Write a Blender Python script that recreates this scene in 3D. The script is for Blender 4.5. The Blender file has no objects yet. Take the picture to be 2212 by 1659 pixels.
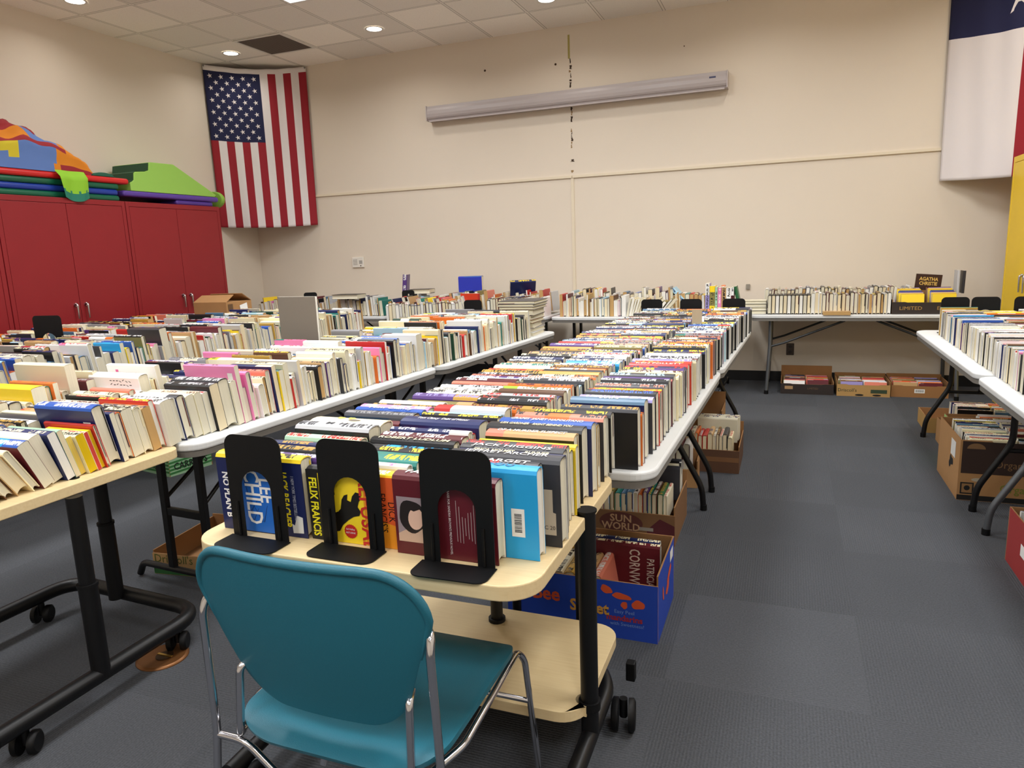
import bpy, bmesh, math, random
from mathutils import Vector, Matrix
from mathutils.bvhtree import BVHTree
PI = math.pi
S = bpy.context.scene
COL = S.collection

# ---------------------------------------------------------------- camera, world, exposure
H_EYE = 1.3933
cam_d = bpy.data.cameras.new('camera')
cam = bpy.data.objects.new('camera', cam_d)
COL.objects.link(cam)
cam_d.sensor_width = 36.0
cam_d.lens = 1526.82 / 2212 * 36.0
cam_d.clip_start = 0.02
yaw, pit, rol = -0.3727, 0.1858, -0.0371
fw = Vector((math.sin(yaw) * math.cos(pit), math.cos(yaw) * math.cos(pit), -math.sin(pit)))
rt = Vector((math.cos(yaw), -math.sin(yaw), 0))
up = rt.cross(fw)
r2 = math.cos(rol) * rt + math.sin(rol) * up
u2 = -math.sin(rol) * rt + math.cos(rol) * up
M = Matrix((r2, u2, -fw)).transposed().to_4x4()
M.translation = (0, 0, H_EYE)
cam.matrix_world = M
S.camera = cam

S.view_settings.view_transform = 'Standard'
S.view_settings.look = 'None'
S.view_settings.gamma = 1.0
S.view_settings.use_curve_mapping = False
S.view_settings.exposure = 0.12
w = bpy.data.worlds.new('world')
S.world = w
w.use_nodes = True
w.node_tree.nodes['Background'].inputs[0].default_value = (0.9, 0.95, 1, 1)
w.node_tree.nodes['Background'].inputs[1].default_value = 0.02
S.cycles.max_bounces = 9
S.cycles.diffuse_bounces = 8
S.cycles.use_denoising = True

# the room's own lamps: recessed downlights on a six-foot grid and two-by-four troffers
XL, XR, YB, YF, ZC = -6.39, 2.27, 7.54, -3.2, 3.65
DOWN = [(x, y) for x in (-5.80, -3.97, -2.14, -0.31, 1.52) for y in (6.70, 4.84, 2.98, 1.12, -0.74, -2.5)]
TROF = [(-3.935, 5.12), (-3.935, 2.07), (-1.49, 5.12), (-1.49, 2.07), (0.95, 5.12), (0.95, 2.07), (-1.49, -0.98), (-3.935, -0.98), (0.95, -0.98)]
DOWN = [p for p in DOWN if not any(abs(p[0] - q[0]) < 0.42 and abs(p[1] - q[1]) < 0.72 for q in TROF)]
P_DOWN, P_TROF = 3.0, 38.0

# ---------------------------------------------------------------- helpers
def lin(c):
    out = []
    for v in c[:3]:
        v = v / 255.0
        out.append(v / 12.92 if v <= 0.04045 else ((v + 0.055) / 1.055) ** 2.4)
    return tuple(out)

def c4(c, a=1.0):
    return lin(c) + (a,)

MATS = {}
def mat(name, rgb, rough=0.5, metal=0.0, spec=0.5, noise=0.0, nscale=40.0, bump=0.0, coat=0.0):
    if name in MATS:
        return MATS[name]
    m = bpy.data.materials.new(name)
    m.use_nodes = True
    nt = m.node_tree
    b = nt.nodes['Principled BSDF']
    b.inputs['Base Color'].default_value = c4(rgb)
    b.inputs['Roughness'].default_value = rough
    b.inputs['Metallic'].default_value = metal
    b.inputs['Specular IOR Level'].default_value = spec
    if coat:
        b.inputs['Coat Weight'].default_value = coat
    if noise or bump:
        tc = nt.nodes.new('ShaderNodeTexCoord')
        nz = nt.nodes.new('ShaderNodeTexNoise')
        nz.inputs['Scale'].default_value = nscale
        nz.inputs['Detail'].default_value = 3
        nt.links.new(tc.outputs['Object'], nz.inputs['Vector'])
        if noise:
            mx = nt.nodes.new('ShaderNodeMix')
            mx.data_type = 'RGBA'
            lo = tuple(v * (1 - noise) for v in lin(rgb)) + (1,)
            hi = tuple(min(1, v * (1 + noise)) for v in lin(rgb)) + (1,)
            mx.inputs[6].default_value = lo
            mx.inputs[7].default_value = hi
            nt.links.new(nz.outputs['Fac'], mx.inputs[0])
            nt.links.new(mx.outputs[2], b.inputs['Base Color'])
        if bump:
            bp = nt.nodes.new('ShaderNodeBump')
            bp.inputs['Strength'].default_value = bump
            bp.inputs['Distance'].default_value = 0.002
            nt.links.new(nz.outputs['Fac'], bp.inputs['Height'])
            nt.links.new(bp.outputs[0], b.inputs['Normal'])
    MATS[name] = m
    return m

def emis(name, rgb, strength):
    m = bpy.data.materials.new(name)
    m.use_nodes = True
    nt = m.node_tree
    nt.nodes.clear()
    o = nt.nodes.new('ShaderNodeOutputMaterial')
    e = nt.nodes.new('ShaderNodeEmission')
    e.inputs[0].default_value = c4(rgb)
    e.inputs[1].default_value = strength
    nt.links.new(e.outputs[0], o.inputs[0])
    return m

class NT:
    """small node-graph writer"""
    def __init__(s, m):
        s.nt = m.node_tree
    def n(s, t, **kw):
        x = s.nt.nodes.new('ShaderNode' + t)
        for k, v in kw.items():
            setattr(x, k, v)
        return x
    def l(s, a, b):
        s.nt.links.new(a, b)
    def math(s, op, a, b=None):
        x = s.n('Math', operation=op)
        for i, v in enumerate((a, b)):
            if v is None:
                continue
            if isinstance(v, (int, float)):
                x.inputs[i].default_value = v
            else:
                s.l(v, x.inputs[i])
        return x.outputs[0]
    def mix(s, f, a, b):
        x = s.n('Mix', data_type='RGBA')
        for i, v in ((0, f), (6, a), (7, b)):
            if isinstance(v, (int, float)):
                x.inputs[i].default_value = v
            elif isinstance(v, tuple):
                x.inputs[i].default_value = v
            else:
                s.l(v, x.inputs[i])
        return x.outputs[2]

class MB:
    """collects shapes of one mesh"""
    def __init__(s):
        s.v, s.f, s.m, s.sm = [], [], [], []
    def add(s, vs, fs, mi=0, smooth=False):
        o = len(s.v)
        s.v += [tuple(p) for p in vs]
        s.f += [tuple(i + o for i in f) for f in fs]
        s.m += [mi] * len(fs)
        s.sm += [smooth] * len(fs)
        return s
    def box(s, x0, x1, y0, y1, z0, z1, mi=0):
        vs = [(x, y, z) for z in (z0, z1) for y in (y0, y1) for x in (x0, x1)]
        return s.add(vs, [(0, 2, 3, 1), (4, 5, 7, 6), (0, 1, 5, 4), (2, 6, 7, 3), (0, 4, 6, 2), (1, 3, 7, 5)], mi)
    def prism(s, poly, d, axis='z', base=0.0, mi=0, smooth=False):
        """poly: 2D points counter-clockwise; extruded by d along the axis from base"""
        n = len(poly)
        def p3(p, t):
            if axis == 'z':
                return (p[0], p[1], t)
            if axis == 'y':
                return (p[0], t, p[1])
            return (t, p[0], p[1])
        vs = [p3(p, base) for p in poly] + [p3(p, base + d) for p in poly]
        fs = [tuple(range(n - 1, -1, -1)), tuple(range(n, 2 * n))]
        fs += [(i, (i + 1) % n, (i + 1) % n + n, i + n) for i in range(n)]
        if axis == 'y':
            fs = [f[::-1] for f in fs]
        return s.add(vs, fs, mi, smooth)
    def tube(s, path, r, n=10, mi=0, caps=True):
        P = [Vector(p) for p in path]
        rings = []
        t0 = (P[1] - P[0]).normalized()
        a = Vector((0, 0, 1)) if abs(t0.z) < 0.9 else Vector((1, 0, 0))
        nx = t0.cross(a).normalized()
        for i, p in enumerate(P):
            if i == 0:
                t = (P[1] - P[0]).normalized()
            elif i == len(P) - 1:
                t = (P[-1] - P[-2]).normalized()
            else:
                t = ((P[i + 1] - p).normalized() + (p - P[i - 1]).normalized()).normalized()
            nx = (nx - t * nx.dot(t)).normalized()
            ny = t.cross(nx)
            rr = r[i] if isinstance(r, (list, tuple)) else r
            rings.append([p + rr * (math.cos(2 * PI * k / n) * nx + math.sin(2 * PI * k / n) * ny) for k in range(n)])
        vs = [q for rg in rings for q in rg]
        fs = []
        for i in range(len(P) - 1):
            for k in range(n):
                fs.append((i * n + k, i * n + (k + 1) % n, (i + 1) * n + (k + 1) % n, (i + 1) * n + k))
        s.add(vs, fs, mi, True)
        if caps:
            o = len(vs)
            s.add(rings[0] + rings[-1], [tuple(range(n - 1, -1, -1)), tuple(range(n, 2 * n))], mi)
        return s
    def cyl(s, c, r, h, axis='z', n=20, mi=0):
        d = {'x': (1, 0, 0), 'y': (0, 1, 0), 'z': (0, 0, 1)}[axis]
        c = Vector(c)
        return s.tube([c, c + Vector(d) * h], r, n, mi)
    def build(s, name, mats, parent=None, bevel=0.0, segs=2):
        me = bpy.data.meshes.new(name)
        me.from_pydata(s.v, [], s.f)
        if not isinstance(mats, (list, tuple)):
            mats = [mats]
        for m in mats:
            me.materials.append(m)
        me.polygons.foreach_set('material_index', s.m)
        me.polygons.foreach_set('use_smooth', s.sm)
        me.update()
        o = bpy.data.objects.new(name, me)
        COL.objects.link(o)
        if parent is not None:
            o.parent = parent
        if bevel:
            b = o.modifiers.new('bevel', 'BEVEL')
            b.width = bevel
            b.segments = segs
            b.limit_method = 'ANGLE'
        return o

def fillet(path, rad, seg=5):
    P = [Vector(p) for p in path]
    out = [P[0]]
    for i in range(1, len(P) - 1):
        a, b, c = P[i - 1], P[i], P[i + 1]
        d = min(rad, (a - b).length * 0.45, (c - b).length * 0.45)
        p, q = b + (a - b).normalized() * d, b + (c - b).normalized() * d
        for k in range(seg + 1):
            t = k / seg
            out.append((1 - t) ** 2 * p + 2 * t * (1 - t) * b + t * t * q)
    out.append(P[-1])
    return out

def rrect(x0, x1, y0, y1, r, seg=5, corners=(1, 1, 1, 1)):
    """counter-clockwise rounded rectangle; corners: sw, se, ne, nw"""
    out = []
    for (cx, cy, a0, on) in ((x0, y0, PI, corners[0]), (x1, y0, 1.5 * PI, corners[1]), (x1, y1, 0, corners[2]), (x0, y1, 0.5 * PI, corners[3])):
        if not on:
            out.append((cx, cy))
            continue
        ox = cx + r if cx == x0 else cx - r
        oy = cy + r if cy == y0 else cy - r
        for k in range(seg + 1):
            a = a0 + 0.5 * PI * k / seg
            out.append((ox + r * math.cos(a), oy + r * math.sin(a)))
    return out

def tag(o, label, cat, group=None):
    o['label'] = label
    o['category'] = cat
    if group:
        o['group'] = group
    return o

def thing(name, label, cat, loc=(0, 0, 0), rz=0.0, group=None):
    o = bpy.data.objects.new(name, None)
    o.empty_display_size = 0.05
    COL.objects.link(o)
    o.location = loc
    o.rotation_euler = (0, 0, rz)
    return tag(o, label, cat, group)

def struct(o):
    o['kind'] = 'structure'
    return o

TEXT_N = [0]
def text(name, body, size, parent, loc, xdir, ydir, m, sx=1.0, bold=0.0, align='CENTER'):
    cu = bpy.data.curves.new(name, 'FONT')
    cu.body = body
    cu.size = size
    cu.align_x = align
    cu.align_y = 'CENTER'
    cu.offset = bold
    cu.resolution_u = 2
    cu.materials.append(m)
    o = bpy.data.objects.new(name, cu)
    COL.objects.link(o)
    o.parent = parent
    x, y = Vector(xdir).normalized(), Vector(ydir).normalized()
    R = Matrix((x * sx, y, x.cross(y))).transposed().to_4x4()
    R.translation = loc
    o.matrix_local = R
    return o

def copy_tree(o, parent=None):
    c = o.copy()
    COL.objects.link(c)
    c.parent = parent
    for ch in list(o.children):
        copy_tree(ch, c)
    return c

BLK = mat('black_paint', (10, 10, 12), 0.42, spec=0.4)
BLKM = mat('black_matt', (7, 7, 9), 0.55, spec=0.3)
WHT = mat('white_print', (235, 235, 232), 0.6)
CHR = mat('chrome', (205, 205, 210), 0.14, 1.0)
STEEL = mat('grey_steel', (110, 114, 118), 0.4, 0.7)
INK = mat('black_ink', (18, 18, 18), 0.6)

# ---------------------------------------------------------------- room
def wall_mat(name, rgb):
    m = bpy.data.materials.new(name)
    m.use_nodes = True
    g = NT(m)
    b = g.nt.nodes['Principled BSDF']
    b.inputs['Roughness'].default_value = 0.75
    b.inputs['Specular IOR Level'].default_value = 0.25
    tc = g.n('TexCoord')
    nz = g.n('TexNoise')
    nz.inputs['Scale'].default_value = 90
    nz.inputs['Detail'].default_value = 4
    n2 = g.n('TexNoise')
    n2.inputs['Scale'].default_value = 0.9
    n2.inputs['Detail'].default_value = 3
    g.l(tc.outputs['Object'], nz.inputs['Vector'])
    g.l(tc.outputs['Object'], n2.inputs['Vector'])
    L = lin(rgb)
    c = g.mix(n2.outputs['Fac'], tuple(v * 0.96 for v in L) + (1,), tuple(v * 1.04 for v in L) + (1,))
    g.l(c, b.inputs['Base Color'])
    bp = g.n('Bump')
    bp.inputs['Strength'].default_value = 0.12
    bp.inputs['Distance'].default_value = 0.002
    g.l(nz.outputs['Fac'], bp.inputs['Height'])
    g.l(bp.outputs[0], b.inputs['Normal'])
    return m

def carpet_mat():
    m = bpy.data.materials.new('carpet')
    m.use_nodes = True
    g = NT(m)
    b = g.nt.nodes['Principled BSDF']
    b.inputs['Roughness'].default_value = 0.95
    b.inputs['Specular IOR Level'].default_value = 0.1
    tc = g.n('TexCoord')
    sp = g.n('SeparateXYZ')
    g.l(tc.outputs['Object'], sp.inputs[0])
    T = 0.6096
    # carpet tiles: each square has its own tone and weave direction
    fx = g.math('FLOOR', g.math('DIVIDE', g.math('ADD', sp.outputs[0], 0.33), T))
    fy = g.math('FLOOR', g.math('DIVIDE', g.math('ADD', sp.outputs[1], 0.32), T))
    cb = g.n('CombineXYZ')
    g.l(fx, cb.inputs[0])
    g.l(fy, cb.inputs[1])
    wn = g.n('TexWhiteNoise', noise_dimensions='2D')
    g.l(cb.outputs[0], wn.inputs['Vector'])
    nz = g.n('TexNoise')
    nz.inputs['Scale'].default_value = 160
    nz.inputs['Detail'].default_value = 2
    g.l(tc.outputs['Object'], nz.inputs['Vector'])
    n3 = g.n('TexNoise')
    n3.inputs['Scale'].default_value = 1.6
    g.l(tc.outputs['Object'], n3.inputs['Vector'])
    par = g.math('MODULO', g.math('ABSOLUTE', g.math('ADD', fx, fy)), 2.0)
    wx = g.math('SINE', g.math('MULTIPLY', sp.outputs[0], 640.0))
    wy = g.math('SINE', g.math('MULTIPLY', sp.outputs[1], 640.0))
    rib = g.math('ADD', g.math('MULTIPLY', wx, par), g.math('MULTIPLY', wy, g.math('SUBTRACT', 1.0, par)))
    a = lin((76, 78, 82))
    c1 = g.mix(nz.outputs['Fac'], tuple(v * 0.55 for v in a) + (1,), tuple(v * 1.45 for v in a) + (1,))
    k = g.math('ADD', g.math('MULTIPLY', wn.outputs['Value'], 0.16), 0.92)
    k = g.math('MULTIPLY', k, g.math('ADD', g.math('MULTIPLY', n3.outputs['Fac'], 0.3), 0.85))
    k = g.math('MULTIPLY', k, g.math('ADD', g.math('MULTIPLY', rib, 0.07), 1.0))
    vm = g.n('VectorMath', operation='SCALE')
    g.l(c1, vm.inputs[0])
    g.l(k, vm.inputs['Scale'])
    g.l(vm.outputs[0], b.inputs['Base Color'])
    bp = g.n('Bump')
    bp.inputs['Strength'].default_value = 0.5
    bp.inputs['Distance'].default_value = 0.003
    hh = g.math('ADD', g.math('MULTIPLY', rib, 0.3), nz.outputs['Fac'])
    g.l(hh, bp.inputs['Height'])
    g.l(bp.outputs[0], b.inputs['Normal'])
    return m

TGX, TGY = -6.0811, 7.54 - 0.5857     # a ceiling grid crossing
def ceiling_mat():
    m = bpy.data.materials.new('ceiling_tiles')
    m.use_nodes = True
    g = NT(m)
    b = g.nt.nodes['Principled BSDF']
    b.inputs['Roughness'].default_value = 0.9
    b.inputs['Specular IOR Level'].default_value = 0.1
    tc = g.n('TexCoord')
    sp = g.n('SeparateXYZ')
    g.l(tc.outputs['Object'], sp.inputs[0])
    T = 0.6096
    ux = g.math('DIVIDE', g.math('SUBTRACT', sp.outputs[0], TGX), T)
    uy = g.math('DIVIDE', g.math('SUBTRACT', sp.outputs[1], TGY), T)
    cb = g.n('CombineXYZ')
    g.l(g.math('FLOOR', ux), cb.inputs[0])
    g.l(g.math('FLOOR', uy), cb.inputs[1])
    wn = g.n('TexWhiteNoise', noise_dimensions='2D')
    g.l(cb.outputs[0], wn.inputs['Vector'])
    ex = g.math('ABSOLUTE', g.math('SUBTRACT', g.math('FRACT', ux), 0.5))
    ey = g.math('ABSOLUTE', g.math('SUBTRACT', g.math('FRACT', uy), 0.5))
    e = g.math('MAXIMUM', ex, ey)
    bar = g.math('GREATER_THAN', e, 0.482)
    gap = g.math('MULTIPLY', g.math('GREATER_THAN', e, 0.474), g.math('LESS_THAN', e, 0.482))
    nz = g.n('TexNoise')
    nz.inputs['Scale'].default_value = 120
    nz.inputs['Detail'].default_value = 4
    g.l(tc.outputs['Object'], nz.inputs['Vector'])
    ps = g.math('GREATER_THAN', nz.outputs['Fac'], 0.62)
    a = lin((246, 241, 233))
    lo = g.mix(wn.outputs['Value'], tuple(v * 0.86 for v in a) + (1,), tuple(v * 1.06 for v in a) + (1,))
    c = g.mix(g.math('MULTIPLY', ps, 0.25), lo, tuple(v * 0.4 for v in a) + (1,))
    c = g.mix(bar, c, c4((234, 229, 221)))
    c = g.mix(g.math('MULTIPLY', gap, 0.75), c, c4((70, 62, 55)))
    g.l(c, b.inputs['Base Color'])
    return m

WALL = wall_mat('wall_paint', (222, 211, 195))
def plane(name, pts, m):
    return struct(MB().add(pts, [(0, 1, 2, 3)]).build(name, m))
plane('floor', [(XL, YF, 0), (XR, YF, 0), (XR, YB, 0), (XL, YB, 0)], carpet_mat())
ceil = plane('ceiling', [(XL, YF, ZC), (XL, YB, ZC), (XR, YB, ZC), (XR, YF, ZC)], ceiling_mat())
wall_back = plane('wall_back', [(XL, YB, 0), (XR, YB, 0), (XR, YB, ZC), (XL, YB, ZC)], WALL)
plane('wall_left', [(XL, YF, 0), (XL, YB, 0), (XL, YB, ZC), (XL, YF, ZC)], WALL)
plane('wall_right', [(XR, YB, 0), (XR, YF, 0), (XR, YF, ZC), (XR, YB, ZC)], WALL)
plane('wall_front', [(XR, YF, 0), (XL, YF, 0), (XL, YF, ZC), (XR, YF, ZC)], WALL)
BASEM = mat('rubber_base', (16, 16, 18), 0.5)
struct(MB().box(XL, XR, YB - 0.01, YB - 0.0005, 0, 0.1016).build('baseboard_back', BASEM))
struct(MB().box(XL + 0.0005, XL + 0.01, YF, YB - 0.011, 0, 0.1016).build('baseboard_left', BASEM))
struct(MB().box(XR - 0.01, XR - 0.0005, YF, YB - 0.011, 0, 0.1016).build('baseboard_right', BASEM))
TRIM = mat('trim_paint', (222, 210, 186), 0.6)
struct(MB().box(XL, -2.17, YB - 0.018, YB, 2.135, 2.16).box(-2.165, XR, YB - 0.018, YB, 2.135, 2.16).build('trim_1', TRIM))
struct(MB().box(-2.182, -2.152, YB - 0.012, YB, 0.1016, 2.134).build('trim_2', TRIM))
# cracked joint above the trim: ragged gaps with bare gypsum showing
rc = random.Random(4)
mb = MB()
z = 2.19
while z < ZC - 0.35:
    hgt = rc.uniform(0.015, 0.06)
    if rc.random() < 0.8:
        w0 = rc.uniform(0.006, 0.016) * (2.0 if z < 2.42 else 1.0)
        cx = -2.167 + rc.uniform(-0.006, 0.006)
        poly = []
        k = 4
        for i in range(k + 1):
            poly.append((cx + w0 * rc.uniform(0.2, 1.0), z + hgt * i / k))
        for i in range(k, -1, -1):
            poly.append((cx - w0 * rc.uniform(0.2, 1.0), z + hgt * i / k))
        mb.prism(poly, 0.002, 'y', YB - 0.002, 1 if rc.random() < 0.35 else 0)
    z += hgt + rc.uniform(0.0, 0.02)
mb.box(-2.19, -2.17, YB - 0.003, YB, 3.33, 3.56, 2)
for hx, hz in ((-3.127, 3.325), (-2.327, 3.292), (-1.01, 3.30)):
    mb.cyl((hx, YB - 0.002, hz), 0.012 if hx < -2 else 0.006, 0.001, 'y', 10, 0)
mb.build('wall_cracks', [mat('crack_dark', (62, 44, 30), 0.9), mat('crack_tan', (150, 122, 84), 0.9), mat('old_tape', (170, 158, 90), 0.8)], wall_back)

LAMP = emis('lamp_glow', (255, 246, 232), 9.0)
LAMPT = emis('troffer_glow', (240, 247, 255), 2.2)
RIM = mat('lamp_rim', (225, 222, 216), 0.4)
GRL = mat('vent_dark', (112, 102, 94), 0.6)
def near_lamp_label(i, x, y):
    ok = {(-5.80, 6.70): 'round recessed ceiling lamp above the striped flag', (-3.97, 6.70): 'round recessed ceiling lamp beside the lone dark vent, over the plain wall',
          (-2.14, 6.70): 'round recessed ceiling lamp above the cracked wall seam', (-5.80, 4.84): 'round recessed ceiling lamp over the red cabinets'}
    return ok.get((x, y))
k = 0
for (x, y) in DOWN:
    lab = near_lamp_label(k, x, y)
    t = thing('downlight', lab or 'round recessed ceiling lamp outside the picture', 'ceiling light', (x, y, ZC), 0, None if lab else 'ceiling lamps out of view')
    a = MB()
    ring = [(0.075 * math.cos(2 * PI * i / 28), 0.075 * math.sin(2 * PI * i / 28)) for i in range(28)]
    n = 28
    vs = [(1.28 * p[0], 1.28 * p[1], -0.003) for p in ring] + [(1.2 * p[0], 1.2 * p[1], -0.009) for p in ring] + [(p[0], p[1], -0.006) for p in ring]
    a.add(vs, [(i, i + n, (i + 1) % n + n, (i + 1) % n) for i in range(n)] + [(i + n, i + 2 * n, (i + 1) % n + 2 * n, (i + 1) % n + n) for i in range(n)], 0, True)
    a.build('trim_ring', RIM, t)
    MB().add([(p[0], p[1], -0.005) for p in ring], [tuple(range(n - 1, -1, -1))]).build('lens', LAMP, t)
    ld = bpy.data.lights.new('downlight_beam', 'AREA')
    ld.shape = 'DISK'
    ld.size = 0.14
    ld.energy = P_DOWN
    ld.color = (1, 0.95, 0.89)
    ld.spread = math.radians(150)
    lo = bpy.data.objects.new('downlight_beam', ld)
    COL.objects.link(lo)
    lo.parent = t
    lo.location = (0, 0, -0.012)
    k += 1
for (x, y) in TROF:
    vis = (x, y) == (-3.935, 5.12)
    t = thing('troffer_light', 'bright rectangular fluorescent ceiling panel cut off by the picture top' if vis else 'rectangular fluorescent ceiling panel outside the picture', 'ceiling light', (x, y, ZC), 0, None if vis else 'ceiling panels out of view')
    MB().add([(-0.29, -0.59, -0.004), (-0.29, 0.59, -0.004), (0.29, 0.59, -0.004), (0.29, -0.59, -0.004)], [(0, 1, 2, 3)]).build('diffuser', LAMPT, t)
    f = MB()
    for (x0, x1, y0, y1) in ((-0.305, -0.29, -0.61, 0.61), (0.29, 0.305, -0.61, 0.61), (-0.29, 0.29, -0.61, -0.59), (-0.29, 0.29, 0.59, 0.61)):
        f.box(x0, x1, y0, y1, -0.008, -0.001)
    f.build('frame', RIM, t)
    ld = bpy.data.lights.new('troffer_beam', 'AREA')
    ld.shape = 'RECTANGLE'
    ld.size, ld.size_y = 0.56, 1.16
    ld.energy = P_TROF
    ld.color = (0.98, 0.99, 1.0)
    ld.spread = math.radians(165)
    lo = bpy.data.objects.new('troffer_beam', ld)
    COL.objects.link(lo)
    lo.parent = t
    lo.location = (0, 0, -0.012)
vt = thing('ceiling_vent', 'square dark return air vent in the ceiling by the striped flag', 'vent', (-5.166, 6.66, ZC))
mb = MB()
for i in range(30):
    yy = -0.26 + i * 0.018
    mb.box(-0.27, 0.27, yy, yy + 0.008, -0.008, -0.003)
mb.build('grille', GRL, vt)
MB().box(-0.275, 0.275, -0.275, 0.275, -0.003, -0.001).build('backing', mat('vent_back', (92, 84, 77), 0.8), vt)
f = MB()
for (x0, x1, y0, y1) in ((-0.3, -0.272, -0.3, 0.3), (0.272, 0.3, -0.3, 0.3), (-0.272, 0.272, -0.3, -0.272), (-0.272, 0.272, 0.272, 0.3)):
    f.box(x0, x1, y0, y1, -0.009, -0.001)
f.build('frame', RIM, vt)

# ---------------------------------------------------------------- things on the walls
t = thing('projector_screen', 'long pale grey roll-up projector screen housing on the plain wall', 'projector screen', (-2.195, YB - 0.006, 2.852))
prof = [(0, 0.0), (-0.10, 0.0), (-0.105, 0.014), (-0.115, 0.02), (-0.124, 0.036), (-0.128, 0.065), (-0.126, 0.10), (-0.12, 0.125), (-0.118, 0.15), (0, 0.15)]
mb = MB()
mb.prism(prof[::-1], 3.20, 'x', -1.60, 0)
mb.build('housing', mat('screen_paint', (176, 167, 166), 0.4), t, 0.002)
MB().box(-1.61, -1.60, -0.13, 0, -0.002, 0.154).build('end_cap', mat('screen_cap', (186, 177, 176), 0.45), t)
MB().box(1.60, 1.61, -0.13, 0, -0.002, 0.154).build('end_cap', MATS['screen_cap'], t)
MB().box(1.44, 1.50, -0.1285, -0.12, 0.096, 0.11).build('maker_label', mat('label_blue', (60, 64, 100), 0.5), t)
MB().box(-1.58, 1.58, -0.112, -0.09, -0.012, -0.001).build('bottom_bar', MATS['screen_cap'], t)

t = thing('thermostat', 'small white thermostat plate on wall right of the striped flag', 'thermostat', (-4.905, YB - 0.001, 1.327))
MB().box(-0.082, 0.082, -0.022, 0, -0.062, 0.062).build('cover', mat('plate_white', (228, 224, 214), 0.4), t, 0.006)
mb = MB()
for i in range(4):
    for j in range(3):
        mb.box(-0.06 + j * 0.02, -0.048 + j * 0.02, -0.0235, -0.02, -0.03 + i * 0.018, -0.022 + i * 0.018)
mb.build('vent_slots', mat('slot_grey', (120, 118, 112), 0.6), t)
MB().box(0.02, 0.065, -0.0235, -0.02, -0.02, 0.022).build('dial_window', mat('dial_grey', (168, 166, 160), 0.4), t)
MB().cyl((0.042, -0.023, -0.042), 0.007, -0.002, 'y', 10).build('button', INK, t)
t = thing('wall_outlet', 'brown electrical outlet plate low on the wall under the table', 'outlet', (0.055, YB - 0.001, 0.327))
MB().box(-0.036, 0.036, -0.006, 0, -0.06, 0.06).build('plate', mat('outlet_brown', (72, 58, 50), 0.5), t, 0.003)
mb = MB()
for zz in (-0.027, 0.027):
    mb.prism([(0.017 * math.cos(2 * PI * i / 16), zz + 0.015 * math.sin(2 * PI * i / 16)) for i in range(16)], -0.002, 'y', -0.006)
mb.build('socket', mat('outlet_dark', (46, 38, 34), 0.5), t)
t = thing('wall_box', 'small grey wall box above the leaning green book', 'wall plate', (-0.36, YB - 0.001, 0.955))
MB().box(-0.018, 0.018, -0.02, 0, -0.026, 0.026).build('cover', mat('box_grey', (140, 134, 122), 0.5), t, 0.003)

# flags: 4 x 6 ft, hung across the corners
def flag(name, label, p0, p1, zt, zb, cell, mats, sag, bow, pins=True):
    """cell(u, v) -> material index; u along the top from p0 to p1, v downwards"""
    t = thing(name, label, 'flag', (p0[0], p0[1], 0))
    d = Vector((p1[0] - p0[0], p1[1] - p0[1], 0))
    L = d.length
    dx = d.normalized()
    nrm = Vector((dx.y, -dx.x, 0))
    NU, NV = 52, 66
    mb = MB()
    vs = []
    for j in range(NV + 1):
        v = j / NV
        for i in range(NU + 1):
            u = i / NU
            fold = 0.012 * math.sin(u * 15 + v * 2.0) * (0.3 + v) + 0.008 * math.sin(u * 31 + 1.3 - v * 3)
            out = bow * math.sin(PI * u) * (0.4 + 0.6 * v) + fold * max(0.0, math.sin(PI * u)) ** 0.5
            shrink = 1 - 0.02 * v
            z = zt - sag * math.sin(PI * u) * (1 - 0.55 * v) - (zt - zb) * v
            uu = 0.5 + (u - 0.5) * shrink
            p = dx * (L * uu) + nrm * (out + 0.012)
            vs.append((p.x, p.y, z))
    for j in range(NV):
        for i in range(NU):
            a = j * (NU + 1) + i
            mb.add([], [])
    mb.v = vs
    for j in range(NV):
        for i in range(NU):
            a = j * (NU + 1) + i
            mb.f.append((a, a + NU + 1, a + NU + 2, a + 1))
            mb.m.append(cell((i + 0.5) / NU, (j + 0.5) / NV))
            mb.sm.append(True)
    o = mb.build('cloth', mats, t)
    so = o.modifiers.new('thick', 'SOLIDIFY')
    so.thickness = 0.0015
    for e, uu in ((p0, 0.01), (p1, 0.99)):
        q = dx * (L * uu) + nrm * 0.016
        MB().tube([(q.x, q.y, zt - 0.012), (q.x + nrm.x * 0.006, q.y + nrm.y * 0.006, zt - 0.012)], 0.011, 12).build('pushpin', mat('pin_grey', (130, 126, 124), 0.4), t)
    return t, dx, nrm, L, vs, NU, NV

FR = mat('flag_red', (150, 28, 42), 0.85, bump=0.2, nscale=400)
FW = mat('flag_white', (226, 220, 220), 0.85, bump=0.2, nscale=400)
FB = mat('flag_blue', (24, 28, 68), 0.85, bump=0.2, nscale=400)
def us_cell(u, v):
    if v < 0.025:
        return 1
    k = int(u * 13)
    if v < 0.46 and k < 7:
        return 2
    return 0 if k % 2 == 0 else 1
t, dx, nrm, L, vs, NU, NV = flag('striped_flag', 'flag with stripes and white stars on blue hung across the corner', (-6.375, 6.87), (-5.43, 7.525), 3.635, 1.80, us_cell, [FR, FW, FB], 0.045, 0.05)
def surf(u, v):
    fi, fj = min(u * NU, NU - 0.001), min(v * NV, NV - 0.001)
    i, j = int(fi), int(fj)
    a, b = fi - i, fj - j
    g = lambda ii, jj: Vector(vs[jj * (NU + 1) + ii])
    return g(i, j) * (1 - a) * (1 - b) + g(i + 1, j) * a * (1 - b) + g(i, j + 1) * (1 - a) * b + g(i + 1, j + 1) * a * b
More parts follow.
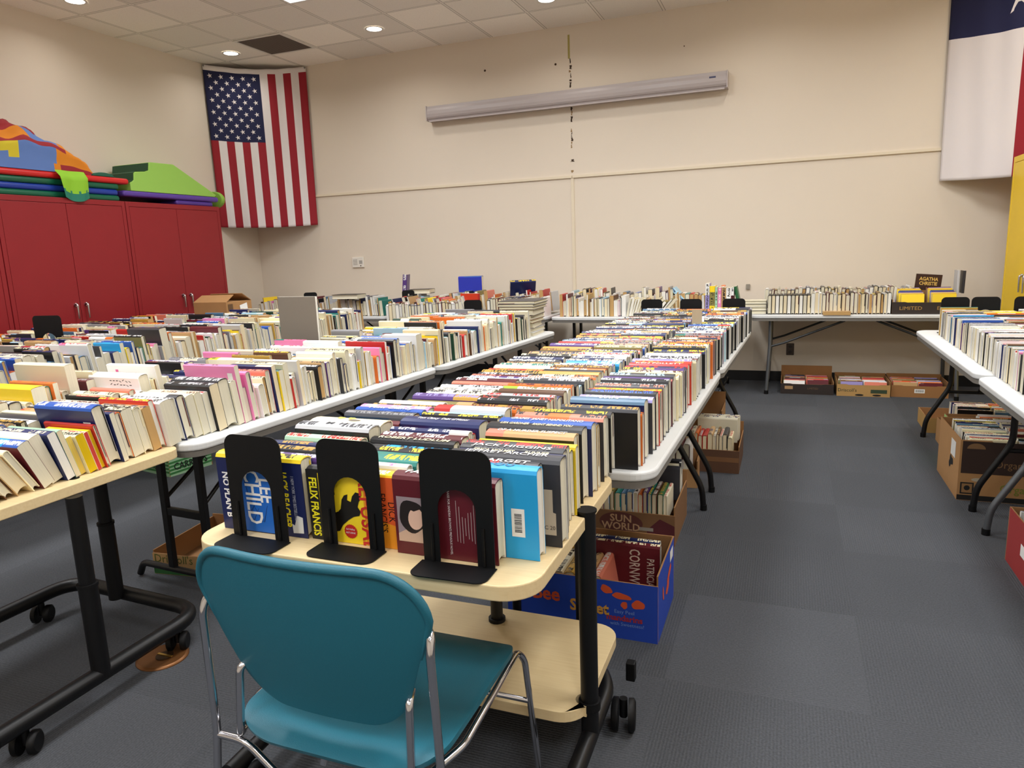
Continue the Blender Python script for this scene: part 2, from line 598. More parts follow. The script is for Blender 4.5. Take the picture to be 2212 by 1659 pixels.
for r_ in range(11):                       # 50 stars: on the hung flag eleven short ranks of five and four
    nst = 5 if r_ % 2 == 0 else 4
    for q in range(nst if r_ < 11 else 0):
        uc = (0.06 + q * 0.105) if nst == 5 else (0.1125 + q * 0.105)
        vc = 0.062 + r_ * 0.0365
        pts = []
        for kk in range(10):
            rad = 0.030 if kk % 2 == 0 else 0.0115
            an = PI / 2 + kk * PI / 5 + 0.25
            p = surf(uc + rad * math.cos(an) / L, vc - rad * math.sin(an) / 1.83) + nrm * 0.004
            pts.append(p)
        MB().add(pts, [tuple(range(9, -1, -1))]).build('star', FW, t)

def tx_cell(u, v):
    if v < 0.02:
        return 1
    if v < 0.333:
        return 2
    return 1 if u < 0.5 else 0
t, dx, nrm, L, vs, NU, NV = flag('lone_star_flag', 'flag with blue, white and red panels hung across corner above yellow cabinet', (1.245, 7.525), (2.255, 6.95), 3.64, 1.87, tx_cell, [FR, FW, FB], 0.05, 0.06)
pts = []
for kk in range(10):
    rad = 0.20 if kk % 2 == 0 else 0.078
    an = PI / 2 + kk * PI / 5
    pts.append(surf(0.5 + rad * math.cos(an) / L, 0.17 - rad * math.sin(an) / 1.77) + nrm * 0.006)
MB().add(pts, [tuple(range(9, -1, -1))]).build('star', FW, t)

# ---------------------------------------------------------------- steel cabinets
def handle(parent, x, y, z, sgn):
    """a chrome lever latch standing out of the door front along -sgn*x"""
    mb = MB()
    mb.tube([(x, y, z + 0.02), (x - sgn * 0.012, y, z + 0.02)], 0.016, 14)
    mb.tube(fillet([(x - sgn * 0.012, y, z + 0.03), (x - sgn * 0.03, y, z + 0.02), (x - sgn * 0.028, y, z - 0.10)], 0.015), [0.011] * 1 + [0.009] * 6 + [0.007], 10)
    return mb.build('handle', CHR, parent)

def cabinet(name, label, y0, y1, xf, xb, col, lock=True):
    """front at xf, back at xb; doors meet at the middle"""
    sg = 1 if xb < xf else -1               # +1: front faces +x
    t = thing(name, label, 'cabinet', ((xf + xb) / 2, (y0 + y1) / 2, 0))
    hw, hd = (y1 - y0) / 2, abs(xf - xb) / 2
    Hh = 1.98
    m = mat(name + '_paint_%d' % col[0], col, 0.42, spec=0.4, noise=0.05, nscale=6)
    b = MB()
    x_in = hd - 0.02
    b.box(-hd, x_in, -hw, -hw + 0.02, 0, Hh).box(-hd, x_in, hw - 0.02, hw, 0, Hh) if sg > 0 else b.box(-x_in, hd, -hw, -hw + 0.02, 0, Hh).box(-x_in, hd, hw - 0.02, hw, 0, Hh)
    xa, xc = (-hd, x_in) if sg > 0 else (-x_in, hd)
    b.box(xa, xc, -hw + 0.02, hw - 0.02, Hh - 0.05, Hh)
    b.box(xa, xc, -hw + 0.02, hw - 0.02, 0, 0.06)
    bx0, bx1 = (-hd, -hd + 0.015) if sg > 0 else (hd - 0.015, hd)
    b.box(bx0, bx1, -hw + 0.02, hw - 0.02, 0.06, Hh - 0.05)
    fx0, fx1 = (x_in, hd) if sg > 0 else (-hd, -x_in)
    b.box(fx0, fx1, -hw, -hw + 0.035, 0, Hh).box(fx0, fx1, hw - 0.035, hw, 0, Hh)
    b.box(fx0, fx1, -hw + 0.035, hw - 0.035, Hh - 0.045, Hh).box(fx0, fx1, -hw + 0.035, hw - 0.035, 0, 0.05)
    b.build('body', m, t, 0.002)
    for s in (-1, 1):
        d = MB()
        ya, yb = (-hw + 0.038, -0.002) if s < 0 else (0.002, hw - 0.038)
        d.box(fx0 + 0.001, fx1 - 0.001, ya, yb, 0.053, Hh - 0.048)
        do = d.build('door', m, t, 0.0015)
        hx = (fx1 - 0.001) if sg > 0 else (fx0 + 0.001)
        handle(do, hx, s * 0.05, 1.05, -sg)
    return t
RED = (140, 30, 36)
cabinet('steel_cabinet', 'red steel cabinet with chrome handles beside the tall striped flag', 5.057, 6.245, -5.78, XL + 0.005, RED)
cabinet('steel_cabinet', 'red steel cabinet under the stacked gym mats and bright cloth', 3.862, 5.050, -5.78, XL + 0.005, RED)
cabinet('steel_cabinet', 'red steel cabinet at the picture edge, mostly cut off', 2.667, 3.855, -5.78, XL + 0.005, RED)
cabinet('steel_cabinet', 'yellow steel cabinet with chrome handles at the picture edge', 5.70, 6.90, 1.655, XR - 0.005, (236, 198, 16))

# ---------------------------------------------------------------- on top of the red cabinets
def mat_slab(label, y0, y1, x0, x1, z0, z1, col):
    t = thing('gym_mat', label, 'mat', ((x0 + x1) / 2, (y0 + y1) / 2, z0))
    m = mat('vinyl_%d_%d_%d' % col, col, 0.28)
    hw, hy, h = (x1 - x0) / 2, (y1 - y0) / 2, z1 - z0
    MB().box(-hw, hw, -hy, hy, 0, h).build('pad', m, t, h * 0.42, 4)
    MB().box(-hw - 0.0005, hw + 0.0005, -hy + 0.02, hy - 0.02, h * 0.48, h * 0.52).build('seam', m, t)
    return t
ZT = 1.982
mat_slab('dark green vinyl gym mat, bottom of the stack on red cabinets', 3.10, 5.055, -6.34, -5.83, ZT, ZT + 0.052, (16, 96, 68))
mat_slab('royal blue vinyl gym mat between two green mats', 3.08, 5.050, -6.34, -5.835, ZT + 0.053, ZT + 0.106, (28, 58, 150))
mat_slab('dark green vinyl gym mat directly under the red mat', 3.09, 5.060, -6.34, -5.83, ZT + 0.107, ZT + 0.158, (14, 90, 62))
mat_slab('red vinyl gym mat, topmost of the stack under bright cloth', 3.05, 5.17, -6.34, -5.82, ZT + 0.159, ZT + 0.213, (200, 34, 34))
mat_slab('flat purple foam pad lying beneath the lime green ramp', 5.09, 6.30, -6.33, -5.82, ZT + 0.05, ZT + 0.105, (88, 60, 150))
t = mat_slab('small rounded purple foam pad at the bottom, on cabinet beside the flag', 5.72, 6.22, -6.25, -5.83, ZT, ZT + 0.049, (80, 54, 140))
# soft play block: steps on one side, slope on the other
t = thing('soft_play_ramp', 'lime green soft play block with dark green steps and a slope', 'soft play ramp', (-6.07, 5.73, ZT + 0.106))
LIME = mat('lime_vinyl', (148, 196, 84), 0.45)
DGR = mat('dark_green_vinyl', (18, 72, 44), 0.5)
side = [(-0.545, 0.0), (0.52, 0.0), (0.55, 0.02), (0.0, 0.29), (-0.28, 0.285), (-0.30, 0.275), (-0.315, 0.205), (-0.36, 0.19), (-0.47, 0.18), (-0.49, 0.165), (-0.50, 0.10), (-0.52, 0.085), (-0.545, 0.075)]
MB().prism(side, 0.48, 'x', -0.24, 0).build('block', LIME, t, 0.004)
stp = [(-0.30, 0.277), (-0.315, 0.205), (-0.36, 0.19), (-0.47, 0.18), (-0.49, 0.165), (-0.50, 0.10), (-0.52, 0.085), (-0.545, 0.075)]
mb = MB()
for sx_ in ((-0.238, 0.236),):
    for a, b in zip(stp[:-1], stp[1:]):
        na = Vector((b[1] - a[1], -(b[0] - a[0]))).normalized() * 0.004
        mb.add([(sx_[0], a[0] + na.x, a[1] + abs(na.y)), (sx_[1], a[0] + na.x, a[1] + abs(na.y)), (sx_[1], b[0] + na.x, b[1] + abs(na.y)), (sx_[0], b[0] + na.x, b[1] + abs(na.y))], [(0, 1, 2, 3)])
mb.build('step_cover', DGR, t)
t = thing('foam_disc', 'lime green foam disc leaning at the end of the purple pads', 'foam disc', (-5.95, 6.37, ZT))
ring = [(0.13 * math.cos(2 * PI * i / 30), 0.085 + 0.09 * math.sin(2 * PI * i / 30)) for i in range(30)]
MB().prism(ring, 0.05, 'y', -0.025, 0).build('disc', mat('lime_foam', (132, 176, 66), 0.6), t, 0.008)
MB().cyl((0, 0.026, 0.085), 0.012, 0.004, 'y', 12).build('button', DGR, t)

# the crumpled play parachute: one cloth mesh with coloured gores, a lump of folds over the mats
t = thing('play_parachute', 'crumpled orange, blue and red play parachute heaped on the gym mats', 'parachute', (-6.08, 4.0, ZT + 0.215))
cols = [(214, 128, 20), (92, 122, 182), (150, 34, 40), (214, 128, 20), (206, 186, 40), (92, 122, 182)]
pm = [mat('chute_%d' % i, c, 0.8) for i, c in enumerate(cols)]
rp = random.Random(9)
NU, NV = 64, 26
ctrl = [(-1.0, 0.10), (-0.72, 0.20), (-0.35, 0.27), (0.0, 0.33), (0.22, 0.40), (0.30, 0.385), (0.45, 0.32), (0.62, 0.24), (0.78, 0.15), (0.86, 0.05), (0.88, 0.0)]
def ridge(y):
    for a, b in zip(ctrl[:-1], ctrl[1:]):
        if a[0] <= y <= b[0]:
            return a[1] + (b[1] - a[1]) * (y - a[0]) / (b[0] - a[0])
    return 0.0
vs, fs, ms = [], [], []
for j in range(NV + 1):
    ph = PI * j / NV
    for i in range(NU + 1):
        y = -0.98 + 1.86 * i / NU
        h = ridge(y)
        x = 0.25 * math.cos(ph) * (0.75 + 0.25 * min(1, h * 4))
        bul = 0.10 * math.exp(-((ph - 0.50) / 0.28) ** 2) - 0.05 * math.exp(-((ph - 0.95) / 0.16) ** 2)
        fold = 0.016 * math.sin(9 * y + 5 * ph) + 0.014 * math.sin(23 * y - 7 * ph + 1) + 0.01 * math.sin(13 * ph + 31 * y)
        z = max(0.0, h * max(0.0, math.sin(ph)) ** 0.7 + fold * math.sin(ph) * min(1, h * 6))
        vs.append((min(x + (fold * 0.6 + bul * min(1, h * 3.5)) * math.sin(ph), 0.262), y, z))
for j in range(NV):
    for i in range(NU):
        a = j * (NU + 1) + i
        fs.append((a, a + 1, a + NU + 2, a + NU + 1))
        y = -0.98 + 1.86 * (i + 0.5) / NU
        ph = (j + 0.5) / NV + 0.02 * math.sin(7 * y)
        zf = max(0.0, math.sin(PI * ph)) ** 0.7 if ph < 0.5 else 1.0
        if ph > 0.62:
            c = int((y + 1) * 5) % 6
        elif zf > 0.90:
            c = 2
        elif zf < 0.10:
            c = 2
        elif zf < 0.60:
            c = (4 if zf > 0.33 and y < 0.16 else 1) if y < 0.44 + 0.08 * zf else 0
            if y < -0.3:
                c = 5 if int((y + 1) * 6) % 2 else 3
        elif zf < 0.68:
            c = 2 if y > -0.1 else 4
        else:
            c = 3 if y < 0.26 else (5 if y < 0.5 else 0)
        ms.append(c)
mb = MB()
mb.v, mb.f, mb.m, mb.sm = vs, fs, ms, [True] * len(fs)
mb.build('cloth', pm, t)
# loose corner that hangs over the mat edge
mb = MB()
NA, NB = 14, 12
for j in range(NB + 1):
    v = j / NB
    for i in range(NA + 1):
        u = i / NA
        y = 0.42 + (0.27 * (u - 0.0)) * (1 - 0.12 * v) + 0.03 * v
        z = 0.014 - 0.225 * v - 0.035 * v * math.sin(PI * u)
        x = 0.272 + 0.010 * math.sin(u * 9 + v * 2) + 0.046 * min(1, v * 4)
        mb.v.append((x, y, z))
for j in range(NB):
    for i in range(NA):
        a = j * (NA + 1) + i
        mb.f.append((a, a + 1, a + NA + 2, a + NA + 1))
        mb.m.append(1 if j >= 9 - (1 if i % 4 == 0 else 0) else 0)
        mb.sm.append(True)
mb.build('hanging_corner', [mat('chute_lime', (136, 190, 40), 0.8), mat('chute_teal', (34, 118, 96), 0.8)], t)
mb = MB()
ring = []
for i in range(17):
    a = PI * i / 16
    ring.append((0.11 * math.cos(a), 0.035 * math.sin(a)))
mb.prism([(0.92 + p[0], p[1]) for p in ring], 0.22, 'x', 0.02, 0, True)
mb.build('folded_edge', mat('chute_green', (22, 84, 62), 0.8), t, 0.01)

# ---------------------------------------------------------------- tables
PLAST = mat('white_plastic', (214, 216, 216), 0.5, noise=0.04, nscale=8, bump=0.15)
GREYU = mat('grey_underside', (112, 108, 102), 0.7)
LAMI = None
def laminate(name, rgb, dark):
    m = bpy.data.materials.new(name)
    m.use_nodes = True
    g = NT(m)
    b = g.nt.nodes['Principled BSDF']
    b.inputs['Roughness'].default_value = 0.38
    tc = g.n('TexCoord')
    mp = g.n('Mapping')
    mp.inputs['Scale'].default_value = (3, 60, 60)
    nz = g.n('TexNoise')
    nz.inputs['Scale'].default_value = 2.2
    nz.inputs['Detail'].default_value = 5
    g.l(tc.outputs['Object'], mp.inputs[0])
    g.l(mp.outputs[0], nz.inputs['Vector'])
    g.l(g.mix(nz.outputs['Fac'], c4(dark), c4(rgb)), b.inputs['Base Color'])
    return m
MAPLE = laminate('maple_laminate', (232, 212, 168), (214, 188, 140))
MAPLE_E = mat('maple_edge', (212, 190, 150), 0.45)

def folding_table(label, cx, cy, L, rz, style, group, W=0.762, ins=(0.17, 0.17)):
    t = thing('folding_table', label, 'table', (cx, cy, 0), rz, group)
    hw, hl = W / 2, L / 2
    MB().prism(rrect(-hw, hw, -hl, hl, 0.085, 8), 0.030, 'z', 0.707).build('tabletop', PLAST, t, 0.008, 3)
    MB().prism(rrect(-hw + 0.006, hw - 0.006, -hl + 0.006, hl - 0.006, 0.08, 8), 0.022, 'z', 0.684).build('skirt', GREYU, t)
    lm = STEEL if style in ('steel', 'wall') else BLK
    for e in (-1, 1):
        ye = e * (hl - (ins[0] if e < 0 else ins[1]))
        if style == 'bow0' and e < 0:
            for s in (-1, 1):
                MB().tube([(s * 0.115, ye, 0.0), (s * 0.115, ye, 0.684)], 0.0155, 10).build('leg', lm, t)
            continue
        if style in ('bow', 'bow0', 'steel'):
            for s in (-1, 1):
                mb = MB()
                mb.tube(fillet([(s * 0.165, ye, 0.684), (s * 0.165, ye, 0.37), (s * 0.30, ye, 0.125), (s * 0.31, ye, 0.0)], 0.045), 0.0155, 10)
                lg = mb.build('leg', lm, t)
                MB().tube([(s * 0.31, ye, 0.0), (s * 0.31, ye, 0.03)], 0.018, 10).build('foot_cap', BLKM, lg)
            MB().tube([(-0.19, ye, 0.33), (0.19, ye, 0.33)], 0.012, 8).build('crossbar', BLK, t)
            MB().tube([(-0.165, ye, 0.66), (0.165, ye, 0.66)], 0.012, 8).build('hinge_bar', BLK, t)
            MB().tube([(0, ye, 0.33), (0, ye - e * 0.42, 0.68)], 0.007, 8).build('brace', lm, t)
        elif style == 'tee':
            for s in (-1, 1):
                MB().box(s * 0.115 - 0.017, s * 0.115 + 0.017, ye - 0.012, ye + 0.012, 0.08, 0.684).build('leg', BLK, t, 0.003)
            MB().box(-0.098, 0.098, ye - 0.01, ye + 0.01, 0.325, 0.36).build('crossbar', BLK, t, 0.003)
            MB().tube(fillet([(-0.34, ye, 0.012), (-0.31, ye, 0.07), (0.31, ye, 0.07), (0.34, ye, 0.012)], 0.05), 0.015, 10).build('foot_bar', BLK, t)
            for s in (-1, 1):
                MB().tube([(s * 0.115, ye - e * 0.014, 0.40), (s * 0.10, ye - e * 0.20, 0.52), (s * 0.10, ye - e * 0.42, 0.68)], 0.009, 8).build('brace', BLK, t)
        else:
            for s in (-1, 1):
                mb = MB()
                mb.tube(fillet([(s * 0.27, ye, 0.684), (s * 0.27, ye, 0.45), (s * 0.31, ye + e * 0.02, 0.0)], 0.05), 0.0165, 10)
                lg = mb.build('leg', lm, t)
                MB().tube([(s * 0.31, ye + e * 0.02, 0.0), (s * 0.31, ye + e * 0.02, 0.035)], 0.019, 10).build('foot_cap', BLKM, lg)
                MB().tube([(s * 0.272, ye - e * 0.005, 0.44), (s * 0.272, ye - e * 0.12, 0.475), (s * 0.272, ye - e * 0.62, 0.68)], 0.010, 8).build('brace', mat('brace_dark', (58, 60, 62), 0.4, 0.4), t)
            MB().tube([(-0.29, ye, 0.30), (0.29, ye, 0.30)], 0.012, 8).build('crossbar', lm, t)
    return t

def path_pt(p, d, s):
    return (p[0] + d[0] * s, p[1] + d[1] * s)

# right edges measured on the floor plan; a table's centre is half its width to the side
def table_from_edge(label, e0, e1, style, group, ins=(0.17, 0.17)):
    """e0 -> e1: ends of the edge facing +x, running away from the camera"""
    d = Vector((e1[0] - e0[0], e1[1] - e0[1]))
    L = d.length
    d.normalize()
    n = Vector((-d.y, d.x))
    c = Vector(((e0[0] + e1[0]) / 2, (e0[1] + e1[1]) / 2)) + n * 0.381
    return folding_table(label, c.x, c.y, L, -math.atan2(d.x, d.y), style, group, 0.762, ins)
G_MID, G_L1, G_L2 = 'white tables in the middle line', 'white tables in the second line', 'white tables in the far lines'
table_from_edge('white folding table right behind the beige rolling cart', (-0.345, 1.985), (-0.300, 3.80), 'bow0', 'white folding tables', (0.115, 0.11))
table_from_edge('white folding table at the far end of the middle line', (-0.296, 3.82), (-0.235, 5.62), 'bow', 'white folding tables')
table_from_edge('white folding table joined to the beige wheeled table', (-2.005, 1.90), (-1.885, 3.68), 'tee', 'white folding tables', (0.24, 0.17))
table_from_edge('white folding table holding the flat stack of large books at its end', (-1.876, 3.70), (-1.735, 5.50), 'tee', 'white folding tables')
table_from_edge('white folding table, front one of the line behind the beige table', (-3.62, 1.98), (-3.60, 3.80), 'tee', 'white folding tables', (0.17, 0.0))
table_from_edge('white folding table, rear one, with the purple-and-red books', (-3.60, 3.82), (-3.56, 5.62), 'tee', 'white folding tables', (0.36, 0.17))
table_from_edge('white folding table in front of the cabinet with the gym mats', (-4.52, 2.20), (-4.50, 4.02), 'tee', 'white folding tables')
table_from_edge('white folding table under the brown carton by the red cabinet', (-4.50, 4.04), (-4.46, 5.86), 'tee', 'white folding tables')
table_from_edge('white folding table with rounded empty corner by the wall table', (1.615, 3.86), (1.625, 5.70), 'bow', 'white folding tables')
table_from_edge('white folding table cut off by the picture edge, grey legs', (1.595, 2.00), (1.605, 3.83), 'steel', 'white folding tables', (0.15, 0.12))
folding_table('white table along the wall with braced grey legs and open floor below', 0.62, 7.17, 1.83, PI / 2, 'wall', 'white folding tables', 0.72)
folding_table('white wall table holding the leaning pale paperbacks', -1.26, 6.98, 1.80, PI / 2 - 0.03, 'tee', 'white folding tables')
folding_table('white wall table holding the blue box and red book', -3.12, 7.03, 1.83, PI / 2, 'tee', 'white folding tables')
folding_table('white wall table behind the upright grey board', -4.99, 7.06, 1.83, PI / 2, 'tee', 'white folding tables', 0.70)

def caster(parent, x, y, r, wdt, ztop, ang=0.3):
    mb = MB()
    ca, sa = math.cos(ang), math.sin(ang)
    for s in (-1, 1):
        c0 = Vector((x + s * wdt * 0.30 * ca, y + s * wdt * 0.30 * sa, r))
        c1 = c0 + Vector((s * wdt * 0.4 * ca, s * wdt * 0.4 * sa, 0))
        mb.tube([c0, c0 + (c1 - c0) * 0.75, c1], [r, r, r * 0.8], 20)
    o = mb.build('caster', BLKM, parent)
    MB().tube([(x, y, r * 0.9), (x, y, ztop)], 0.012, 10).build('caster_stem', BLK, o)
    return o

# beige rolling cart (two shelves, black posts) in the middle of the picture
t = thing('rolling_table', 'beige two-level rolling table with black posts behind the teal chair', 'table', (-0.88, 1.6, 0))
O = lambda x, y: (x + 0.88, y - 1.6)
def slab(x0, x1, y0, y1, z1, th, name, parent, rad=0.08, corners=(1, 1, 1, 1)):
    a, b = O(x0, y0), O(x1, y1)
    poly = rrect(a[0], b[0], a[1], b[1], rad, 8, corners)
    for k in range(len(poly)):               # the +x edge is notched round the post
        p, q = poly[k], poly[(k + 1) % len(poly)]
        if abs(p[0] - b[0]) < 1e-6 and abs(q[0] - b[0]) < 1e-6 and q[1] - p[1] > 0.2:
            yc = 1.64 - 1.6
            poly = poly[:k + 1] + [(b[0] - 0.036 * math.sin(PI * i / 10), yc - 0.030 * math.cos(PI * i / 10)) for i in range(11)] + poly[k + 1:]
            break
    o = MB().prism(poly, th, 'z', z1 - th).build(name, MAPLE, parent, 0.003, 2)
    return o
slab(-1.33, -0.448, 1.205, 1.975, 0.737, 0.034, 'tabletop', t, 0.085)
slab(-1.32, -0.455, 1.565, 2.03, 0.212, 0.030, 'lower_shelf', t, 0.075)
for (px, py) in ((-0.453, 1.64), (-1.36, 1.64)):
    q = O(px, py)
    MB().tube([(q[0], q[1], 0.11), (q[0], q[1], 0.742)], 0.0235, 18).build('post', BLK, t)
    MB().tube([(q[0], q[1], 0.742), (q[0], q[1], 0.747)], 0.027, 18).build('post_cap', BLKM, t)
    MB().tube([(q[0], q[1], 0.19), (q[0], q[1], 0.215)], 0.029, 18).build('collar', BLKM, t)
for (px, py) in ((-0.845, 1.95), (-1.24, 1.66)):
    q = O(px, py)
    MB().tube([(q[0], q[1], 0.222), (q[0], q[1], 0.702)], 0.020, 14).build('post', BLK, t)
    MB().tube([(q[0], q[1], 0.213), (q[0], q[1], 0.224)], 0.028, 14).build('post_cap', BLKM, t)
for px, x2 in ((-0.452, -0.44), (-1.30, -1.27)):
    a, b, c = O(px, 1.22), O(px, 1.86), O(px - 0.10, 1.99)
    MB().tube(fillet([(a[0], a[1], 0.10), (b[0], b[1], 0.12), (c[0], c[1], 0.12), (0.0, c[1], 0.12)], 0.09), 0.023, 12).build('base_tube', BLK, t)
for (px, py) in ((-0.405, 1.835), (-0.42, 1.30), (-1.34, 1.80), (-1.29, 1.27)):
    q = O(px, py)
    caster(t, q[0], q[1], 0.047, 0.05, 0.10, 0.15)
q = O(-0.405, 1.955)
MB().box(q[0] - 0.016, q[0] + 0.012, q[1] - 0.014, q[1] + 0.014, 0.085, 0.145).build('brake_lever', BLKM, t, 0.003)

# beige wheeled table at the left with telescoping legs
t = thing('rolling_table', 'beige wheeled table with telescoping black legs, at the picture edge', 'table', (-2.43, 1.25, 0))
P = lambda x, y, z: (x + 2.43, y - 1.25, z)
MB().prism(rrect(-0.40, 0.40, -0.72, 0.637, 0.06, 8), 0.034, 'z', 0.703).build('tabletop', MAPLE, t, 0.003, 2)
g = P(-2.085, 1.497, 0.737)
MB().cyl((g[0], g[1], 0.7365), 0.016, 0.002, 'z', 18).build('grommet', BLKM, t)
for (lx, ly) in ((-1.992, 1.43), (-2.45, 1.91)):
    lx = min(lx, -2.02) if ly < 1.5 else -2.44
    ly = 1.44 if ly < 1.5 else 1.85
    a = P(lx, ly, 0)
    MB().tube([(a[0], a[1], 0.40), (a[0], a[1], 0.703)], 0.024, 16).build('inner_post', BLK, t)
    MB().tube([(a[0], a[1], 0.10), (a[0], a[1], 0.41)], 0.0285, 16).build('outer_post', BLK, t)
    MB().tube([(a[0], a[1], 0.408), (a[0], a[1], 0.418)], 0.031, 16).build('collar', BLKM, t)
path = [P(-2.02, 1.10, 0.105), P(-2.02, 1.86, 0.105), P(-2.74, 1.90, 0.105), P(-2.76, 1.0, 0.105)]
MB().tube(fillet(path, 0.12, 8), 0.027, 14).build('base_tube', BLK, t)
e = path[0]
MB().tube([(e[0], e[1] - 0.006, e[2]), (e[0], e[1] + 0.004, e[2])], 0.029, 14).build('end_plug', BLKM, t)
for (cx_, cy_) in ((-2.03, 1.19), (-2.04, 1.76), (-2.74, 1.75), (-2.75, 1.08)):
    a = P(cx_, cy_, 0)
    caster(t, a[0], a[1], 0.034, 0.05, 0.085, 0.5)

# round brass floor outlet
t = thing('floor_outlet', 'round brown metal floor outlet cover in the grey carpet', 'floor outlet', (-2.055, 1.70, 0))
MB().tube([(0, 0, 0.0), (0, 0, 0.004), (0, 0, 0.008)], [0.088, 0.088, 0.078], 32).build('plate', mat('bronze', (120, 78, 42), 0.4, 0.6), t)
MB().tube([(0.01, 0.0, 0.008), (0.01, 0.0, 0.011)], 0.03, 20).build('cap', mat('bronze_dark', (66, 46, 28), 0.4, 0.6), t)
MB().box(-0.02, 0.045, -0.004, 0.004, 0.0112, 0.014).build('latch', mat('brass', (196, 160, 84), 0.3, 0.9), t)

# ---------------------------------------------------------------- teal chair seen from behind
TEAL = mat('teal_plastic', (28, 100, 119), 0.42, bump=0.25, nscale=500)
t = thing('stacking_chair', 'teal plastic stacking chair with chrome frame, back toward the camera', 'chair', (-0.82, 1.2, 0))
cx0, cy0 = -0.82, 1.2
def shell(name, rows, ncol, half_width, pt, thick, matl, parent):
    mb = MB()
    for j in range(rows + 1):
        v = j / rows
        for i in range(ncol + 1):
            s = -1 + 2 * i / ncol
            mb.v.append(pt(s * half_width(v), s, v))
    for j in range(rows):
        for i in range(ncol):
            a = j * (ncol + 1) + i
            mb.f.append((a, a + 1, a + ncol + 2, a + ncol + 1))
            mb.m.append(0)
            mb.sm.append(True)
    o = mb.build(name, matl, parent)
    so = o.modifiers.new('thick', 'SOLIDIFY')
    so.thickness = thick
    so.offset = 0
    b = o.modifiers.new('bevel', 'BEVEL')
    b.width = thick * 0.45
    b.segments = 3
    b.limit_method = 'ANGLE'
    b.angle_limit = math.radians(50)
    return o
RC_T, RC_B = 0.105, 0.085
def back_hw(v):
    b = 0.168 + (0.264 - 0.168) * min(1.0, v / 0.72) ** 0.9
    z = v * 0.362
    if z > 0.362 - RC_T:
        q = (z - (0.362 - RC_T)) / RC_T
        b -= RC_T * 0.95 * (1 - math.sqrt(max(0.0, 1 - q * q)))
    if z < RC_B:
        q = (RC_B - z) / RC_B
        b -= RC_B * 0.8 * (1 - math.sqrt(max(0.0, 1 - q * q)))
    return b
def back_pt(x, s, v):
    k = x / 0.264
    z = 0.478 + (0.840 - 0.478) * v - 0.004 * k * k
    y = 1.062 - 0.078 * v - 0.010 * math.sin(PI * v) + 0.042 * k * k
    return (x - 0.028, y - cy0, z)
def vmap(t_):
    return 0.5 - 0.5 * math.cos(PI * t_)
shell('backrest', 40, 28, lambda v: back_hw(vmap(v)), lambda x, s, v: back_pt(x, s, vmap(v)), 0.012, TEAL, t)
# rolled rim along the top edge of the back
rim = []
for k in range(17):
    v = 0.50 + 0.50 * math.sin(PI / 2 * k / 16)
    p = back_pt(-back_hw(v), 0, v)
    rim.append((p[0] - 0.001, p[1] - 0.002, p[2]))
hw1 = back_hw(1.0)
for k in range(1, 20):
    p = back_pt(-hw1 + 2 * hw1 * k / 20, 0, 1.0)
    rim.append((p[0], p[1] - 0.002, p[2] + 0.001))
for k in range(16, -1, -1):
    v = 0.50 + 0.50 * math.sin(PI / 2 * k / 16)
    p = back_pt(back_hw(v), 0, v)
    rim.append((p[0] + 0.001, p[1] - 0.002, p[2]))
nr = len(rim)
MB().tube(rim, [0.0095 * min(1.0, 0.35 + i / 10, 0.35 + (nr - 1 - i) / 10) for i in range(nr)], 10).build('rolled_rim', TEAL, t)
def seat_hw(v):
    b = 0.245
    if v < 0.22:
        q = (0.22 - v) / 0.22
        b *= (1 - q ** 2.6) ** (1 / 2.6) * 0.62 + 0.38 if q < 1 else 0.38
    if v > 0.84:
        q = (v - 0.84) / 0.16
        b -= 0.08 * (1 - math.sqrt(max(0.0, 1 - q * q)))
    return b
def seat_pt(x, s, v):
    y = 1.02 + 0.50 * v
    z = 0.432 - 0.022 * math.sin(PI * min(1, v * 1.05)) * (1 - s * s) + (0.0 if v < 0.85 else -0.03 * ((v - 0.85) / 0.15) ** 2) - (0.02 * ((0.15 - v) / 0.15) ** 2 if v < 0.15 else 0)
    return (x - 0.018, y - cy0, z)
shell('seat', 40, 24, lambda v: seat_hw(vmap(v)), lambda x, s, v: seat_pt(x, s, vmap(v)), 0.012, TEAL, t)
def C3(x, y, z):
    return (x - cx0, y - cy0, z)
CX = -0.848
for s in (-1, 1):
    ex = lambda d: CX + s * d
    MB().tube(fillet([C3(ex(0.236), 1.075, 0.700), C3(ex(0.262), 1.045, 0.712), C3(ex(0.266), 1.030, 0.68), C3(ex(0.272), 1.035, 0.40), C3(ex(0.290), 1.00, 0.0)], 0.022), 0.0085, 10).build('leg', CHR, t)
    MB().tube(fillet([C3(ex(0.190), 1.085, 0.555), C3(ex(0.203), 1.050, 0.555), C3(ex(0.206), 1.035, 0.405), C3(ex(0.225), 1.06, 0.392), C3(ex(0.264), 1.15, 0.405), C3(ex(0.250), 1.495, 0.410), C3(ex(0.262), 1.515, 0.38), C3(ex(0.290), 1.535, 0.0)], 0.022), 0.0085, 10).build('leg', CHR, t)
MB().tube(fillet([C3(CX - 0.272, 1.035, 0.388), C3(CX - 0.20, 1.04, 0.384), C3(CX - 0.09, 1.03, 0.315), C3(CX + 0.09, 1.03, 0.315), C3(CX + 0.20, 1.04, 0.384), C3(CX + 0.272, 1.035, 0.388)], 0.03), 0.008, 10).build('stretcher', CHR, t)
MB().tube(fillet([C3(CX - 0.272, 1.523, 0.26), C3(CX - 0.18, 1.47, 0.30), C3(CX + 0.18, 1.47, 0.30), C3(CX + 0.272, 1.523, 0.26)], 0.03), 0.007, 10).build('stretcher', CHR, t)
MB().tube([C3(CX, 1.06, 0.415), C3(CX - 0.01, 1.05, 0.37)], 0.009, 8).build('glide_clip', CHR, t)

